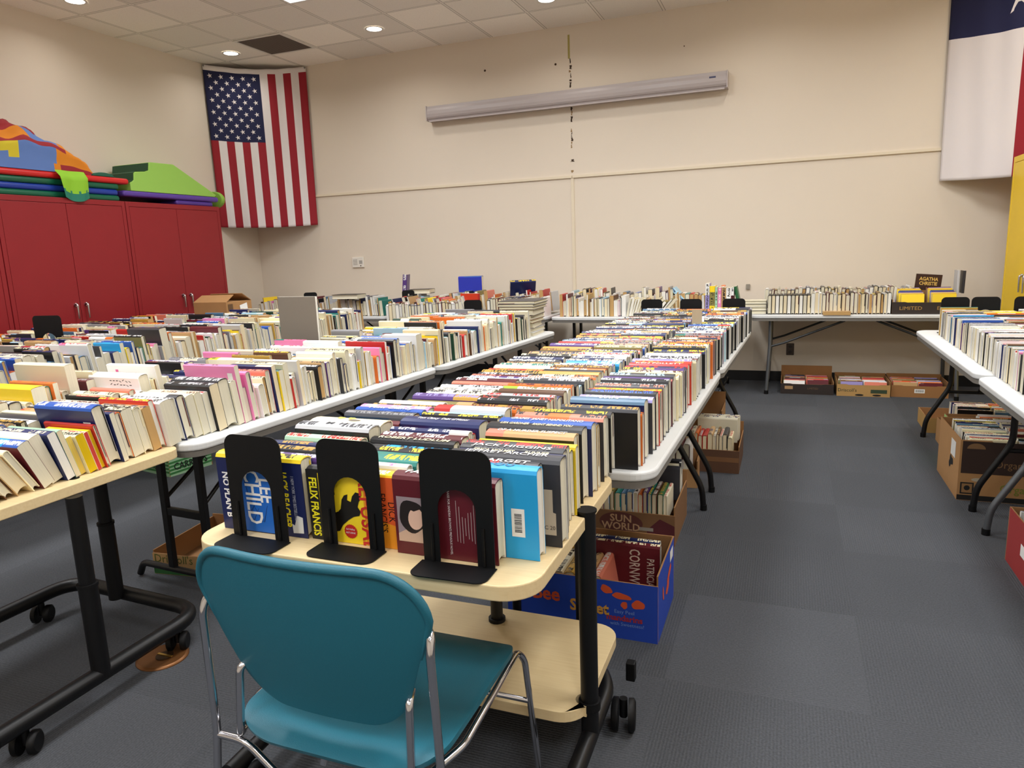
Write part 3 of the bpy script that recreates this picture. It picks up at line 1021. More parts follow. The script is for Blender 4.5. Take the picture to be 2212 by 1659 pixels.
# ---------------------------------------------------------------- bookends
def bookend(label, x, y, z, rz=0.0, w=0.165, h=0.255, foot=0.075):
    """upright steel plate with an arched opening; the foot plate faces local -y"""
    t = thing('bookend', label, 'bookend', (x, y, z), rz, 'black steel bookends')
    hw = w / 2
    o_ = rrect(-hw, hw, 0, h, 0.028, 6, (0, 0, 1, 1))
    aw, ah = w * 0.265, h * 0.66
    arch = [(aw, 0.002)] + [(aw * math.cos(PI * k / 12), ah - aw + aw * math.sin(PI * k / 12)) for k in range(13)] + [(-aw, 0.002)]
    # outline: from bottom right round the outside, then back down through the arch
    out = [(hw, 0.002)] + [p for p in o_ if p[1] > 0.003] + [(-hw, 0.002)]
    poly = out + arch[::-1]
    mb = MB()
    mb.prism(poly, 0.0022, 'y', 0, 0)
    mb.build('upright', BLKM, t)
    base = rrect(-hw * 1.06, hw * 1.06, -foot, 0.0, 0.025, 6, (1, 1, 0, 0))
    MB().prism(base, 0.0022, 'z', 0.0005, 0).build('foot', BLKM, t)
    for s in (-1, 1):
        MB().tube([(s * hw * 0.72, -0.0015, 0.004), (s * hw * 0.72, -0.0015, h * 0.35)], 0.0035, 8).build('rib', BLKM, t)
    return t
ZB = 0.7375
bookend('black bookend in front of the blue and navy book', -1.156, 1.268, ZB, -0.02)
bookend('black bookend in front of the yellow and orange book', -0.908, 1.287, ZB, -0.01)
bookend('black bookend in front of the maroon book with the portrait', -0.634, 1.272, ZB, 0.02)
for i, (bx, lab) in enumerate(((-1.00, 'black bookend at the far end of the middle line, below the wall seam'), (-0.70, 'black bookend behind the middle row at the far end of the line'), (-0.385, 'black bookend at the far end, before the upright bright spines'))):
    bookend(lab, bx + 0.02, 5.575, ZB, PI, 0.165, 0.245, 0.02)
bookend('black bookend beside the limited edition carton on the white table', 1.06, 5.50, ZB, PI, 0.165, 0.245, 0.07)
bookend('black bookend with round hole showing, third table right of the carton', 1.235, 5.50, ZB, PI, 0.165, 0.245, 0.07)
bookend('black bookend in front of the yellow cabinet door', 1.475, 5.50, ZB, PI, 0.165, 0.245, 0.07)
bookend('black bookend among small paperbacks before the red cabinets', -4.62, 3.30, ZB + 0.0, 0.15, 0.23, 0.345, 0.05)
bookend('black bookend standing left of the upright grey board', -5.15, 6.86, ZB + 0.03, 0.5, 0.15, 0.24, 0.05)
bookend('black bookend behind the leaning cream books at the wall', -3.93, 6.98, ZB + 0.02, 0.3, 0.14, 0.25, 0.05)
bookend('black bookend in front of the thick cream volumes at the wall', -2.58, 5.72, ZB, 0.1, 0.165, 0.245, 0.05)

# ---------------------------------------------------------------- cartons
KRAFT = mat('kraft_board', (166, 124, 78), 0.85, noise=0.08, nscale=12)
KRAFT_IN = mat('kraft_inside', (150, 108, 66), 0.9, noise=0.06, nscale=12)
def carton(name, label, x0, x1, y0, y1, h, outside, rz=0.0, cut=None, wall=0.006, z0=0.0, holes=True, cat='box', inside=None, tab=0.0):
    """open-topped corrugated carton; cut: heights of the -y, +x, +y, -x walls as fractions"""
    cx, cy = (x0 + x1) / 2, (y0 + y1) / 2
    t = thing(name, label, cat, (cx, cy, z0), rz)
    hx, hy = (x1 - x0) / 2, (y1 - y0) / 2
    cut = cut or (1, 1, 1, 1)
    ins = inside or KRAFT_IN
    mm = [outside, ins]
    def wallpoly(half, hh, notch):
        if notch:
            a = half * 0.55
            d = h * notch
            return [(-half, 0), (half, 0), (half, hh), (a + 0.02, hh), (a, hh - d), (-a, hh - d), (-a - 0.02, hh), (-half, hh)]
        return [(-half, 0), (half, 0), (half, hh), (-half, hh)]
    def side(name_, half, hh, notch, off, ax, sgn):
        mb = MB()
        poly = wallpoly(half, hh, notch)
        n = len(poly)
        pts = []
        for d in (0, wall):
            for (a, z) in poly:
                if ax == 'y':
                    pts.append((a, sgn * (off - d), z))
                else:
                    pts.append((sgn * (off - d), a, z))
        fo, fi_ = tuple(range(n)), tuple(range(2 * n - 1, n - 1, -1))
        mb.add(pts, [fo], 0)
        mb.add(pts, [fi_] + [(i, i + n, (i + 1) % n + n, (i + 1) % n) for i in range(n)], 1)
        return mb.build(name_, mm, t)
    side('side_panel', hx, h * cut[0], tab, hy, 'y', -1)
    side('side_panel', hx, h * cut[2], 0, hy, 'y', 1)
    side('end_panel', hy - wall, h * cut[1], 0, hx, 'x', 1)
    side('end_panel', hy - wall, h * cut[3], 0, hx, 'x', -1)
    MB().box(-hx + wall, hx - wall, -hy + wall, hy - wall, 0.001, 0.006).build('bottom', ins, t)
    return t, hx, hy
def flat(parent, name, poly, m, face, off):
    """flat printed shape on a carton side: face '-y' or '+x' or '-x'; poly in (along, up)"""
    mb = MB()
    n = len(poly)
    if face == '-y':
        pts = [(a, -off, z) for a, z in poly]
        mb.add(pts, [tuple(range(n))])
    elif face == '+x':
        pts = [(off, a, z) for a, z in poly]
        mb.add(pts, [tuple(range(n))])
    else:
        pts = [(-off, -a, z) for a, z in poly]
        mb.add(pts, [tuple(range(n))])
    return mb.build(name, m, parent)
def ell(cx, cz, rx, rz_, n=20, a=0.0, wob=0.0, seed=1):
    r = random.Random(seed)
    out = []
    for i in range(n):
        th = 2 * PI * i / n
        k = 1 + wob * math.sin(3 * th + seed) + wob * 0.6 * math.sin(5 * th + 2 * seed)
        x, z = rx * k * math.cos(th), rz_ * k * math.sin(th)
        out.append((cx + x * math.cos(a) - z * math.sin(a), cz + x * math.sin(a) + z * math.cos(a)))
    return out
def rect(x0, x1, z0, z1):
    return [(x0, z0), (x1, z0), (x1, z1), (x0, z1)]
def tbox(parent, name, body, size, face, along, upz, off, m, sx=1.0, bold=0.0):
    if face == '-y':
        return text(name, body, size, parent, (along, -off, upz), (1, 0, 0), (0, 0, 1), m, sx, bold)
    if face == '+x':
        return text(name, body, size, parent, (off, along, upz), (0, 1, 0), (0, 0, 1), m, sx, bold)
    return text(name, body, size, parent, (-off, -along, upz), (0, -1, 0), (0, 0, 1), m, sx, bold)
ORANGE = mat('print_orange', (214, 84, 40), 0.6)
# blue citrus carton under the cart
BLUEB = mat('carton_blue', (28, 66, 172), 0.55)
t, hx, hy = carton('produce_carton', 'bright blue citrus carton with orange spots beside the rolling table', -0.955, -0.385, 2.315, 2.695, 0.255, BLUEB, 0.0, (0.86, 1.0, 1.0, 1.0))
tbox(t, 'lettering', 'Bee', 0.075, '-y', -0.13, 0.135, hy + 0.0012, ORANGE, 0.95, 0.002)
tbox(t, 'lettering', 'Sweet', 0.062, '-y', 0.035, 0.105, hy + 0.0012, mat('print_gold', (206, 150, 60), 0.6), 0.95, 0.002)
for i, (a, z, rx, rz_, an) in enumerate(((0.10, 0.185, 0.022, 0.015, -0.4), (0.155, 0.165, 0.035, 0.012, -0.1), (0.215, 0.14, 0.024, 0.017, 0.1), (-0.235, 0.19, 0.035, 0.024, -0.3), (0.165, 0.132, 0.012, 0.014, 0))):
    flat(t, 'printed_spot', ell(a, z, rx, rz_, 22, an, 0.08, i + 1), ORANGE, '-y', hy + 0.001)
flat(t, 'hand_hole', ell(-0.25, 0.175, 0.014, 0.014), INK, '-y', hy + 0.0014)
tbox(t, 'lettering', 'Easy Peel', 0.020, '-y', 0.165, 0.105, hy + 0.0012, mat('print_pale', (120, 150, 210), 0.6))
tbox(t, 'lettering', 'mandarins', 0.032, '-y', 0.165, 0.080, hy + 0.0012, mat('print_red', (160, 40, 50), 0.6), 1, 0.001)
tbox(t, 'lettering', 'with Sweetness!', 0.019, '-y', 0.175, 0.057, hy + 0.0012, MATS['print_pale'])
for i, (a, z, rx, rz_) in enumerate(((-0.08, 0.14, 0.012, 0.03), (0.06, 0.16, 0.05, 0.016), (0.02, 0.12, 0.04, 0.02))):
    flat(t, 'printed_spot', ell(a, z, rx, rz_, 20, 0.3, 0.1, i + 4), ORANGE, '+x', hx + 0.001)
flat(t, 'paper_label', rect(0.08, 0.15, 0.19, 0.235), WHT, '+x', hx + 0.001)
# brown fruit carton with green print
BRN = mat('carton_brown', (122, 86, 52), 0.8, noise=0.1, nscale=10)
t, hx, hy = carton('produce_carton', 'torn brown fruit carton of small hardbacks under white table', -1.03, -0.45, 3.17, 3.60, 0.245, BRN, 0.0, (0.62, 0.78, 1.0, 0.8))
tbox(t, 'lettering', 'SUN', 0.05, '-y', 0.035, 0.115, hy + 0.0016, mat('print_tan', (190, 150, 110), 0.7), 1.1, 0.001)
tbox(t, 'lettering', 'WORLD', 0.05, '-y', 0.035, 0.075, hy + 0.0016, MATS['print_tan'], 1.0, 0.001)
flat(t, 'printed_oval', ell(0.035, 0.095, 0.105, 0.052, 30), mat('print_maroon', (92, 46, 36), 0.7), '-y', hy + 0.0008)
flat(t, 'printed_field', [(-0.289, 0.004), (0.14, 0.004), (-0.05, 0.03), (-0.17, 0.07), (-0.22, 0.12), (-0.289, 0.13)], mat('print_green', (28, 74, 40), 0.7), '-y', hy + 0.0006)
flat(t, 'printed_field', [(0.16, 0.004), (0.289, 0.004), (0.289, 0.10), (0.22, 0.13), (0.16, 0.07)], mat('print_dark_red', (84, 26, 30), 0.7), '-y', hy + 0.0006)
flat(t, 'paper_label', [(-0.19, 0.085), (-0.145, 0.075), (-0.13, 0.115), (-0.175, 0.125)], WHT, '-y', hy + 0.0010)
flat(t, 'paper_label', rect(0.12, 0.19, 0.065, 0.082), mat('label_grey', (150, 140, 125), 0.7), '-y', hy + 0.0012)
t, hx, hy = carton('open_carton', 'small open brown carton beside the black table leg', -0.92, -0.45, 4.02, 4.22, 0.20, KRAFT, 0.05, (0.55, 0.8, 0.9, 0.9))
flat(t, 'printed_spot', ell(-0.05, 0.07, 0.03, 0.02, 18, 0.2, 0.1), mat('print_red2', (170, 48, 38), 0.7), '-y', hy + 0.001)
t, hx, hy = carton('open_carton', 'dark brown low carton of hardbacks sticking out past the table', -0.76, -0.235, 4.36, 4.80, 0.24, mat('carton_dark', (92, 62, 42), 0.75), 0.0, (0.60, 0.70, 0.95, 0.8))
flat(t, 'packing_tape', rect(0.02, 0.26, 0.07, 0.10), mat('tape', (128, 92, 62), 0.2), '-y', hy + 0.001)
t, hx, hy = carton('open_carton', 'brown carton with a raised back panel, farthest under the middle line', -0.85, -0.395, 5.05, 5.36, 0.23, KRAFT, 0.0, (0.45, 1.0, 1.35, 1.0))
# cartons under the tables by the yellow cabinet
t, hx, hy = carton('produce_carton', 'large brown organics carton with dark print, under table with grey legs', 0.885, 1.60, 4.20, 4.74, 0.33, KRAFT, 0.0, (1, 1.0, 1.0, 1.0), tab=0.06)
flat(t, 'printed_band', rect(-hx + 0.01, hx - 0.005, 0.15, 0.325), mat('print_brown', (48, 30, 22), 0.7), '-y', hy + 0.0006)
flat(t, 'printed_band', rect(-hx, hx, 0.002, 0.03), INK, '-y', hy + 0.0006)
flat(t, 'printed_arch', [(-0.285 + 0.042 * math.cos(PI * k / 10), 0.285 + 0.03 * math.sin(PI * k / 10)) for k in range(11)], mat('print_beige', (128, 96, 62), 0.7), '-y', hy + 0.0012)
tbox(t, 'lettering', 'Organics', 0.055, '-y', -0.11, 0.205, hy + 0.0012, MATS['print_beige'], 0.9)
tbox(t, 'lettering', 'Organics', 0.06, '-y', -0.07, 0.075, hy + 0.0012, mat('print_olive', (110, 124, 40), 0.7), 0.9)
flat(t, 'hand_hole', ell(-0.265, 0.117, 0.032, 0.010), mat('hole_pale', (170, 160, 140), 0.8), '-y', hy + 0.0012)
flat(t, 'stamp_frame', rect(-0.345, -0.283, 0.036, 0.10), INK, '-y', hy + 0.0009)
flat(t, 'stamp', rect(-0.338, -0.29, 0.043, 0.093), mat('stamp_tan', (140, 104, 64), 0.8), '-y', hy + 0.0012)
flat(t, 'stamp_mark', ell(-0.314, 0.07, 0.014, 0.014, 14), INK, '-y', hy + 0.0015)
flat(t, 'paper_label', rect(0.06, 0.17, 0.20, 0.29), mat('label_white', (214, 214, 210), 0.7), '-x', hx + 0.001)
flat(t, 'torn_hole', ell(0.08, 0.16, 0.05, 0.028, 18, 0.4, 0.25, 3), INK, '-x', hx + 0.001)
t, hx, hy = carton('produce_carton', 'pale green carton with red print, second in the floor row', 0.98, 1.60, 4.80, 5.15, 0.26, mat('carton_green', (150, 196, 120), 0.7), 0.0)
flat(t, 'printed_shape', ell(-0.17, 0.16, 0.10, 0.08, 24, 0.2, 0.15, 5), mat('print_crimson', (150, 40, 50), 0.7), '-y', hy + 0.001)
flat(t, 'printed_shape', ell(-0.24, 0.07, 0.06, 0.05, 24, 0.3, 0.2, 2), mat('print_leaf', (110, 170, 60), 0.7), '-y', hy + 0.0006)
flat(t, 'printed_field', [(-0.31, 0.01), (-0.12, 0.01), (-0.2, 0.05), (-0.31, 0.06)], mat('print_mint', (190, 220, 180), 0.7), '-y', hy + 0.0004)
t, hx, hy = carton('open_carton', 'low brown carton of paperbacks, third back in the floor row', 1.0, 1.50, 5.19, 5.48, 0.16, KRAFT, 0.0)
t, hx, hy = carton('book_basket', 'shallow tan basket with orange and green paperbacks, at the row end', 0.97, 1.62, 5.66, 6.02, 0.11, mat('basket_tan', (178, 140, 80), 0.8), 0.0)
t, hx, hy = carton('produce_carton', 'red and tan printed carton cut off by the picture edge', 0.925, 1.40, 3.02, 3.44, 0.24, mat('carton_red', (150, 44, 44), 0.7), 0.0, tab=0.05)
flat(t, 'paper_label', rect(-0.16, -0.06, 0.06, 0.17), mat('label_blue_white', (206, 212, 220), 0.7), '-y', hy + 0.001)
flat(t, 'printed_band', rect(-hx, hx, 0.002, 0.045), MATS['kraft_board'], '-y', hy + 0.0006)
flat(t, 'hand_hole', ell(-0.19, 0.05, 0.02, 0.013), INK, '-y', hy + 0.0012)
flat(t, 'paper_label', rect(-0.02, 0.06, 0.10, 0.15), WHT, '-x', hx + 0.001)
# cartons along the wall
t, hx, hy = carton('fruit_tray', 'black printed tray of paperbacks on the floor below the wall outlet', -0.02, 0.43, 6.90, 7.28, 0.13, mat('carton_black', (44, 34, 30), 0.6), 0.0, (0.75, 0.9, 1.6, 0.9), tab=0.03)
flat(t, 'paper_label', rect(-0.19, -0.12, 0.045, 0.075), mat('label_tan', (176, 140, 96), 0.7), '-y', hy + 0.001)
tbox(t, 'lettering', 'LIMITED', 0.026, '-y', 0.05, 0.055, hy + 0.001, mat('print_dull', (110, 84, 60), 0.7))
t, hx, hy = carton('fruit_tray', 'tan berry tray of magazines on the floor, middle of the wall row', 0.455, 0.885, 6.89, 7.28, 0.15, mat('carton_tan', (178, 140, 84), 0.8), 0.0, (0.72, 0.9, 1.0, 0.9), tab=0.035)
tbox(t, 'lettering', "Driscoll's", 0.042, '-y', -0.13, 0.055, hy + 0.001, mat('print_dkgreen', (50, 66, 44), 0.7))
flat(t, 'printed_band', rect(0.06, 0.19, 0.032, 0.065), MATS['print_dkgreen'], '-y', hy + 0.001)
for a in (-0.03, 0.11):
    flat(t, 'hand_hole', ell(a, 0.014, 0.035, 0.008), INK, '-y', hy + 0.0012)
t, hx, hy = carton('fruit_tray', 'brown tray with white label on the floor beside the table leg', 0.895, 1.34, 6.93, 7.30, 0.15, mat('carton_tan2', (150, 106, 62), 0.8), 0.0, (0.70, 0.9, 1.0, 0.9), tab=0.03)
flat(t, 'paper_label', rect(-0.04, 0.04, 0.04, 0.075), WHT, '-y', hy + 0.001)
for i in range(12):
    a = -0.033 + i * 0.0055
    flat(t, 'barcode_bar', rect(a, a + (0.003 if i % 3 else 0.0015), 0.048, 0.068), INK, '-y', hy + 0.0014)
# limited edition carton on the wall table
t, hx, hy = carton('fruit_tray', 'black limited edition carton standing on the white wall table', 0.855, 1.37, 6.87, 7.22, 0.145, MATS['carton_black'], 0.0, (0.72, 0.85, 1.25, 0.85), z0=ZB, tab=0.03)
GOLD = mat('print_oldgold', (176, 138, 74), 0.5)
tbox(t, 'lettering', 'LIMITED', 0.042, '-y', -0.115, 0.05, hy + 0.001, GOLD, 1.15)
tbox(t, 'lettering', 'EDIT', 0.042, '-y', 0.13, 0.05, hy + 0.001, GOLD, 1.15)
# white and green carrot cartons and the berry tray under the second line
GRN = mat('carton_lightgreen', (150, 190, 150), 0.6)
PG = mat('print_field_green', (52, 118, 60), 0.6)
if True:
    t, hx, hy = carton('produce_carton', 'white and green carrot carton on the floor behind the beige table leg', -4.144, -3.744, 3.407, 3.727, 0.24, GRN, -0.2)
    for k in range(5):
        z_ = 0.012 + k * 0.024
        flat(t, 'printed_row', [(-hx, z_), (hx, z_ + 0.012), (hx, z_ + 0.026), (-hx, z_ + 0.014)], PG, '-y', hy + 0.0006)
    for k in range(4):
        z_ = 0.012 + k * 0.024
        flat(t, 'printed_row', [(-hy, z_), (hy, z_ + 0.012), (hy, z_ + 0.026), (-hy, z_ + 0.014)], PG, '+x', hx + 0.0006)
    tbox(t, 'lettering', 'CARROTS', 0.066, '-y', 0.0, 0.055, hy + 0.0012, INK, 0.9, 0.001)
    tbox(t, 'lettering', 'CARROTS', 0.066, '+x', 0.0, 0.058, hx + 0.0012, INK, 0.85, 0.001)
t, hx, hy = carton('fruit_tray', 'empty open berry tray of brown card behind the teal chair', -2.69, -2.13, 2.255, 2.69, 0.125, mat('carton_berry', (190, 150, 98), 0.8), 0.12, (0.8, 0.9, 1.0, 0.9), tab=0.03)
tbox(t, 'lettering', "Driscoll's", 0.055, '-y', -0.17, 0.075, hy + 0.001, mat('print_olive2', (86, 96, 40), 0.7))
flat(t, 'printed_shape', [(-0.02, 0.05), (0.05, 0.055), (0.04, 0.095), (-0.01, 0.10)], ORANGE, '-y', hy + 0.001)
flat(t, 'printed_band', rect(-hx, -0.02, 0.002, 0.03), PG, '-y', hy + 0.0008)
flat(t, 'printed_band', rect(-0.02, 0.07, 0.002, 0.04), ORANGE, '-y', hy + 0.0008)
flat(t, 'printed_band', rect(0.07, hx, 0.002, 0.03), PG, '-y', hy + 0.0008)
# closed-flap shipping carton on the table by the red cabinet
t = thing('shipping_carton', 'brown shipping carton with half-open flaps beside the red cabinet', 'box', (-5.10, 5.42, ZB + 0.04))
MB().box(-0.20, 0.20, -0.17, 0.17, -0.04, 0.24).build('body', KRAFT, t, 0.003)
for (pts, nm) in (([(-0.20, -0.17, 0.241), (0.20, -0.17, 0.241), (0.17, -0.03, 0.305), (-0.22, -0.03, 0.30)], 'flap'), ([(0.20, 0.17, 0.241), (-0.20, 0.17, 0.241), (-0.18, 0.04, 0.31), (0.22, 0.03, 0.315)], 'flap')):
    o = MB().add(pts, [(0, 1, 2, 3)]).build(nm, KRAFT, t)
    o.modifiers.new('thick', 'SOLIDIFY').thickness = 0.005
flat(t, 'paper_label', [(0.02, 0.03), (0.12, 0.02), (0.10, 0.22), (0.0, 0.20)], WHT, '+x', 0.2045)
flat(t, 'printed_block', rect(-0.15, -0.09, 0.16, 0.22), mat('print_brownish', (96, 70, 44), 0.8), '+x', 0.204)
flat(t, 'printed_block', rect(-0.15, -0.05, 0.04, 0.13), MATS['print_brownish'], '+x', 0.204)

# ---------------------------------------------------------------- books
def attr_mat(name, rough, spine):
    m = bpy.data.materials.new(name)
    m.use_nodes = True
    g = NT(m)
    b = g.nt.nodes['Principled BSDF']
    b.inputs['Roughness'].default_value = rough
    a = g.n('Attribute')
    a.attribute_name = 'col'
    uv = g.n('UVMap')
    uv.uv_map = 'uv'
    sp = g.n('SeparateXYZ')
    g.l(uv.outputs[0], sp.inputs[0])
    if spine:
        b.inputs['Specular IOR Level'].default_value = 0.45
        a2 = g.n('Attribute')
        a2.attribute_name = 'ink'
        # printed words: dashes of lettering along the spine (u in metres, v across 0..1)
        seed = g.math('MULTIPLY', a2.outputs['Alpha'], 97.0)
        cb = g.n('CombineXYZ')
        g.l(g.math('MULTIPLY', sp.outputs[0], 22.0), cb.inputs[0])
        g.l(seed, cb.inputs[1])
        wd = g.n('TexNoise', noise_dimensions='2D')
        wd.inputs['Scale'].default_value = 1.0
        wd.inputs['Detail'].default_value = 0
        g.l(cb.outputs[0], wd.inputs['Vector'])
        cb2 = g.n('CombineXYZ')
        g.l(g.math('MULTIPLY', sp.outputs[0], 190.0), cb2.inputs[0])
        g.l(g.math('MULTIPLY', sp.outputs[1], 2.6), cb2.inputs[1])
        g.l(seed, cb2.inputs[2])
        lt = g.n('TexNoise', noise_dimensions='3D')
        lt.inputs['Scale'].default_value = 1.0
        lt.inputs['Detail'].default_value = 1
        g.l(cb2.outputs[0], lt.inputs['Vector'])
        k = g.math('MULTIPLY', g.math('GREATER_THAN', wd.outputs['Fac'], 0.40), g.math('GREATER_THAN', lt.outputs['Fac'], 0.47))
        dv = g.math('ABSOLUTE', g.math('SUBTRACT', sp.outputs[1], 0.48))
        k = g.math('MULTIPLY', k, g.math('LESS_THAN', dv, 0.24))
        k = g.math('MULTIPLY', k, g.math('GREATER_THAN', a2.outputs['Alpha'], 0.01))
        g.l(g.mix(k, a.outputs['Color'], a2.outputs['Color']), b.inputs['Base Color'])
    else:
        b.inputs['Specular IOR Level'].default_value = 0.15
        cb = g.n('CombineXYZ')
        g.l(g.math('MULTIPLY', sp.outputs[0], 900.0), cb.inputs[0])
        g.l(g.math('MULTIPLY', sp.outputs[1], 3.0), cb.inputs[1])
        nz = g.n('TexNoise', noise_dimensions='2D')
        nz.inputs['Scale'].default_value = 1.0
        nz.inputs['Detail'].default_value = 2
        g.l(cb.outputs[0], nz.inputs['Vector'])
        vm = g.n('VectorMath', operation='SCALE')
        g.l(a.outputs['Color'], vm.inputs[0])
        g.l(g.math('ADD', g.math('MULTIPLY', nz.outputs['Fac'], 0.36), 0.82), vm.inputs['Scale'])
        g.l(vm.outputs[0], b.inputs['Base Color'])
    return m
COVER = attr_mat('book_cover', 0.36, True)
PAGES = attr_mat('book_pages', 0.85, False)

PAL = {
 'black': (20, 20, 24), 'navy': (28, 38, 88), 'charcoal': (52, 52, 58), 'grey': (138, 138, 142), 'silver': (190, 192, 196),
 'maroon': (92, 24, 34), 'red': (190, 44, 40), 'scarlet': (214, 66, 44), 'orange': (226, 116, 44), 'salmon': (224, 130, 108),
 'yellow': (242, 210, 40), 'gold': (184, 146, 62), 'cream': (238, 228, 190), 'white': (236, 236, 234), 'ivory': (226, 220, 196),
 'pale blue': (166, 206, 228), 'cyan': (36, 160, 222), 'blue': (42, 88, 176), 'steel blue': (84, 120, 150), 'teal': (36, 128, 118),
 'green': (40, 104, 62), 'pale green': (168, 206, 176), 'purple': (84, 54, 124), 'lavender': (152, 142, 200), 'pink': (232, 138, 186),
 'brown': (98, 66, 44), 'tan': (192, 156, 108), 'olive': (132, 124, 70), 'dark green': (20, 64, 46), 'lime': (156, 206, 50)}
PGC = {'white': (232, 230, 222), 'cream': (226, 212, 178), 'tan': (188, 152, 100), 'ivory': (218, 212, 190), 'grey': (205, 203, 198)}

BOOKS = []
ORD1 = 'first second third fourth fifth sixth seventh eighth ninth tenth eleventh twelfth thirteenth fourteenth fifteenth sixteenth seventeenth eighteenth nineteenth'.split()
TENS = 'zero ten twenty thirty forty fifty sixty seventy eighty ninety'.split()
def ordinal(n):
    if n < 20:
        return ORD1[n - 1]
    if n >= 100:
        return 'hundred-and-' + ordinal(n - 100) if n > 100 else 'hundredth'
    if n % 10 == 0:
        return TENS[n // 10][:-1] + 'ieth'
    return TENS[n // 10] + '-' + ORD1[n % 10 - 1]

def book_geo(b):
    """faces of the cover and of the pages, in the book's own frame: x along the spine, y thickness, z from fore-edge to spine"""
    h, t, w = b['h'], b['t'], b['w']
    hard = b['hard']
    bd = 0.0028 if hard else 0.0008
    rr = min(t * (0.34 if hard else 0.10), 0.012)
    K = 5
    def prof(off):
        tt, ww = t / 2 - off, w - off
        p = [(-tt, 0.0), (-tt, w - rr)]
        for k in range(1, K):
            a = PI - PI * k / K
            p.append((tt * math.cos(a), w - rr + (rr - off) * max(0.0, math.sin(a)) ** 0.8))
        return p + [(tt, w - rr), (tt, 0.0)]
    po, pi_ = prof(0), prof(bd)
    n = len(po)
    st = [-h / 2, -h / 2 + h * b['s1'], -h / 2 + h * b['s2'], h / 2]
    segc = [b['c1'], b['c2'], b['c3']]
    v, f, fc, fi, fuv = [], [], [], [], []
    for x in st:
        v += [(x, y, z) for y, z in po]
    base_in = len(v)
    for x in (st[0], st[-1]):
        v += [(x, y, z) for y, z in pi_]
    ink = b['ink'] + (b['seed'],)
    no = b['ink'] + (0.0,)
    # accumulated length across the spine
    acc = [0.0]
    for i in range(1, n):
        acc.append(acc[-1] + math.hypot(po[i][0] - po[i - 1][0], po[i][1] - po[i - 1][1]))
    s0, s1 = acc[1], acc[n - 2]
    for s in range(3):
        for i in range(n - 1):
            q = (s * n + i, s * n + i + 1, (s + 1) * n + i + 1, (s + 1) * n + i)
            f.append(q)
            spine = 1 <= i < n - 2
            fc.append(segc[s] if spine else (b['cb'] if i == 0 else b['cb2']))
            fi.append(ink if spine and b['words'] else no)
            if spine:
                va, vb = (acc[i] - s0) / (s1 - s0), (acc[i + 1] - s0) / (s1 - s0)
            else:
                va, vb = 0.0, 0.0
            xa, xb = st[s] + 0.5, st[s + 1] + 0.5
            fuv += [(xa, va), (xa, vb), (xb, vb), (xb, va)]
    for i in range(n - 1):                    # inner faces
        q = (base_in + i, base_in + n + i, base_in + n + i + 1, base_in + i + 1)
        f.append(q); fc.append(b['cin']); fi.append(no); fuv += [(0, 0)] * 4
    for e, (o, ii) in enumerate(((0, base_in), (3 * n, base_in + n))):
        for i in range(n - 1):
            q = (o + i, ii + i, ii + i + 1, o + i + 1) if e == 0 else (o + i, o + i + 1, ii + i + 1, ii + i)
            f.append(q)
            cc = b['cb'] if i == 0 else (b['cb2'] if i == n - 2 else segc[0 if e == 0 else 2])
            fc.append(cc); fi.append(no); fuv += [(0, 0)] * 4
    for i in (0, n - 1):                      # lower edges of the boards
        q = (i, 3 * n + i, base_in + n + i, base_in + i)
        f.append(q if i else q[::-1]); fc.append(b['cb'] if i == 0 else b['cb2']); fi.append(no); fuv += [(0, 0)] * 4
    # jacket flaps folded in along the boards
    if b['flap']:
        ty = t / 2 - bd - 0.0003
        ft = min(0.004, t * 0.12)
        for sx in (-1, 1):
            x = sx * (h / 2 - 0.002)
            k0 = len(v)
            z1 = w - rr * 1.2
            z0 = w * b['flap']
            v += [(x, ty - ft, z0), (x, ty, z0), (x, ty, z1), (x, ty - ft, z1)]
            f.append((k0, k0 + 1, k0 + 2, k0 + 3) if sx > 0 else (k0 + 3, k0 + 2, k0 + 1, k0))
            fc.append(b['cflap']); fi.append(no); fuv += [(0, 0)] * 4
    # page block
    e = 0.0035 if hard else 0.0002
    tt = t / 2 - bd - 0.0002
    sh = 0.0045 if hard else 0.0006
    pz = [(-tt, sh), (-tt * 0.55, sh + (0.004 if hard else 0)), (0, sh + (0.006 if hard else 0)), (tt * 0.55, sh + (0.004 if hard else 0)), (tt, sh)]
    top = [(tt, w - rr - 0.001), (tt * 0.7, w - rr * 0.55), (0, w - rr * 0.3 - bd), (-tt * 0.7, w - rr * 0.55), (-tt, w - rr - 0.001)]
    loop = pz + top
    m_ = len(loop)
    pv, pf, puv = [], [], []
    for x in (-h / 2 + e, h / 2 - e):
        pv += [(x, y, z) for y, z in loop]
    pf.append(tuple(range(m_ - 1, -1, -1)))
    puv += [(loop[i][0] + b['seed'], loop[i][1]) for i in range(m_ - 1, -1, -1)]
    pf.append(tuple(range(m_, 2 * m_)))
    puv += [(loop[i][0] + b['seed'], loop[i][1]) for i in range(m_)]
    for i in range(m_):
        j = (i + 1) % m_
        pf.append((i, j, j + m_, i + m_))
        puv += [(loop[i][0], 0), (loop[j][0], 0), (loop[j][0], h), (loop[i][0], h)]
    return (v, f, fc, fi, fuv), (pv, pf, puv)

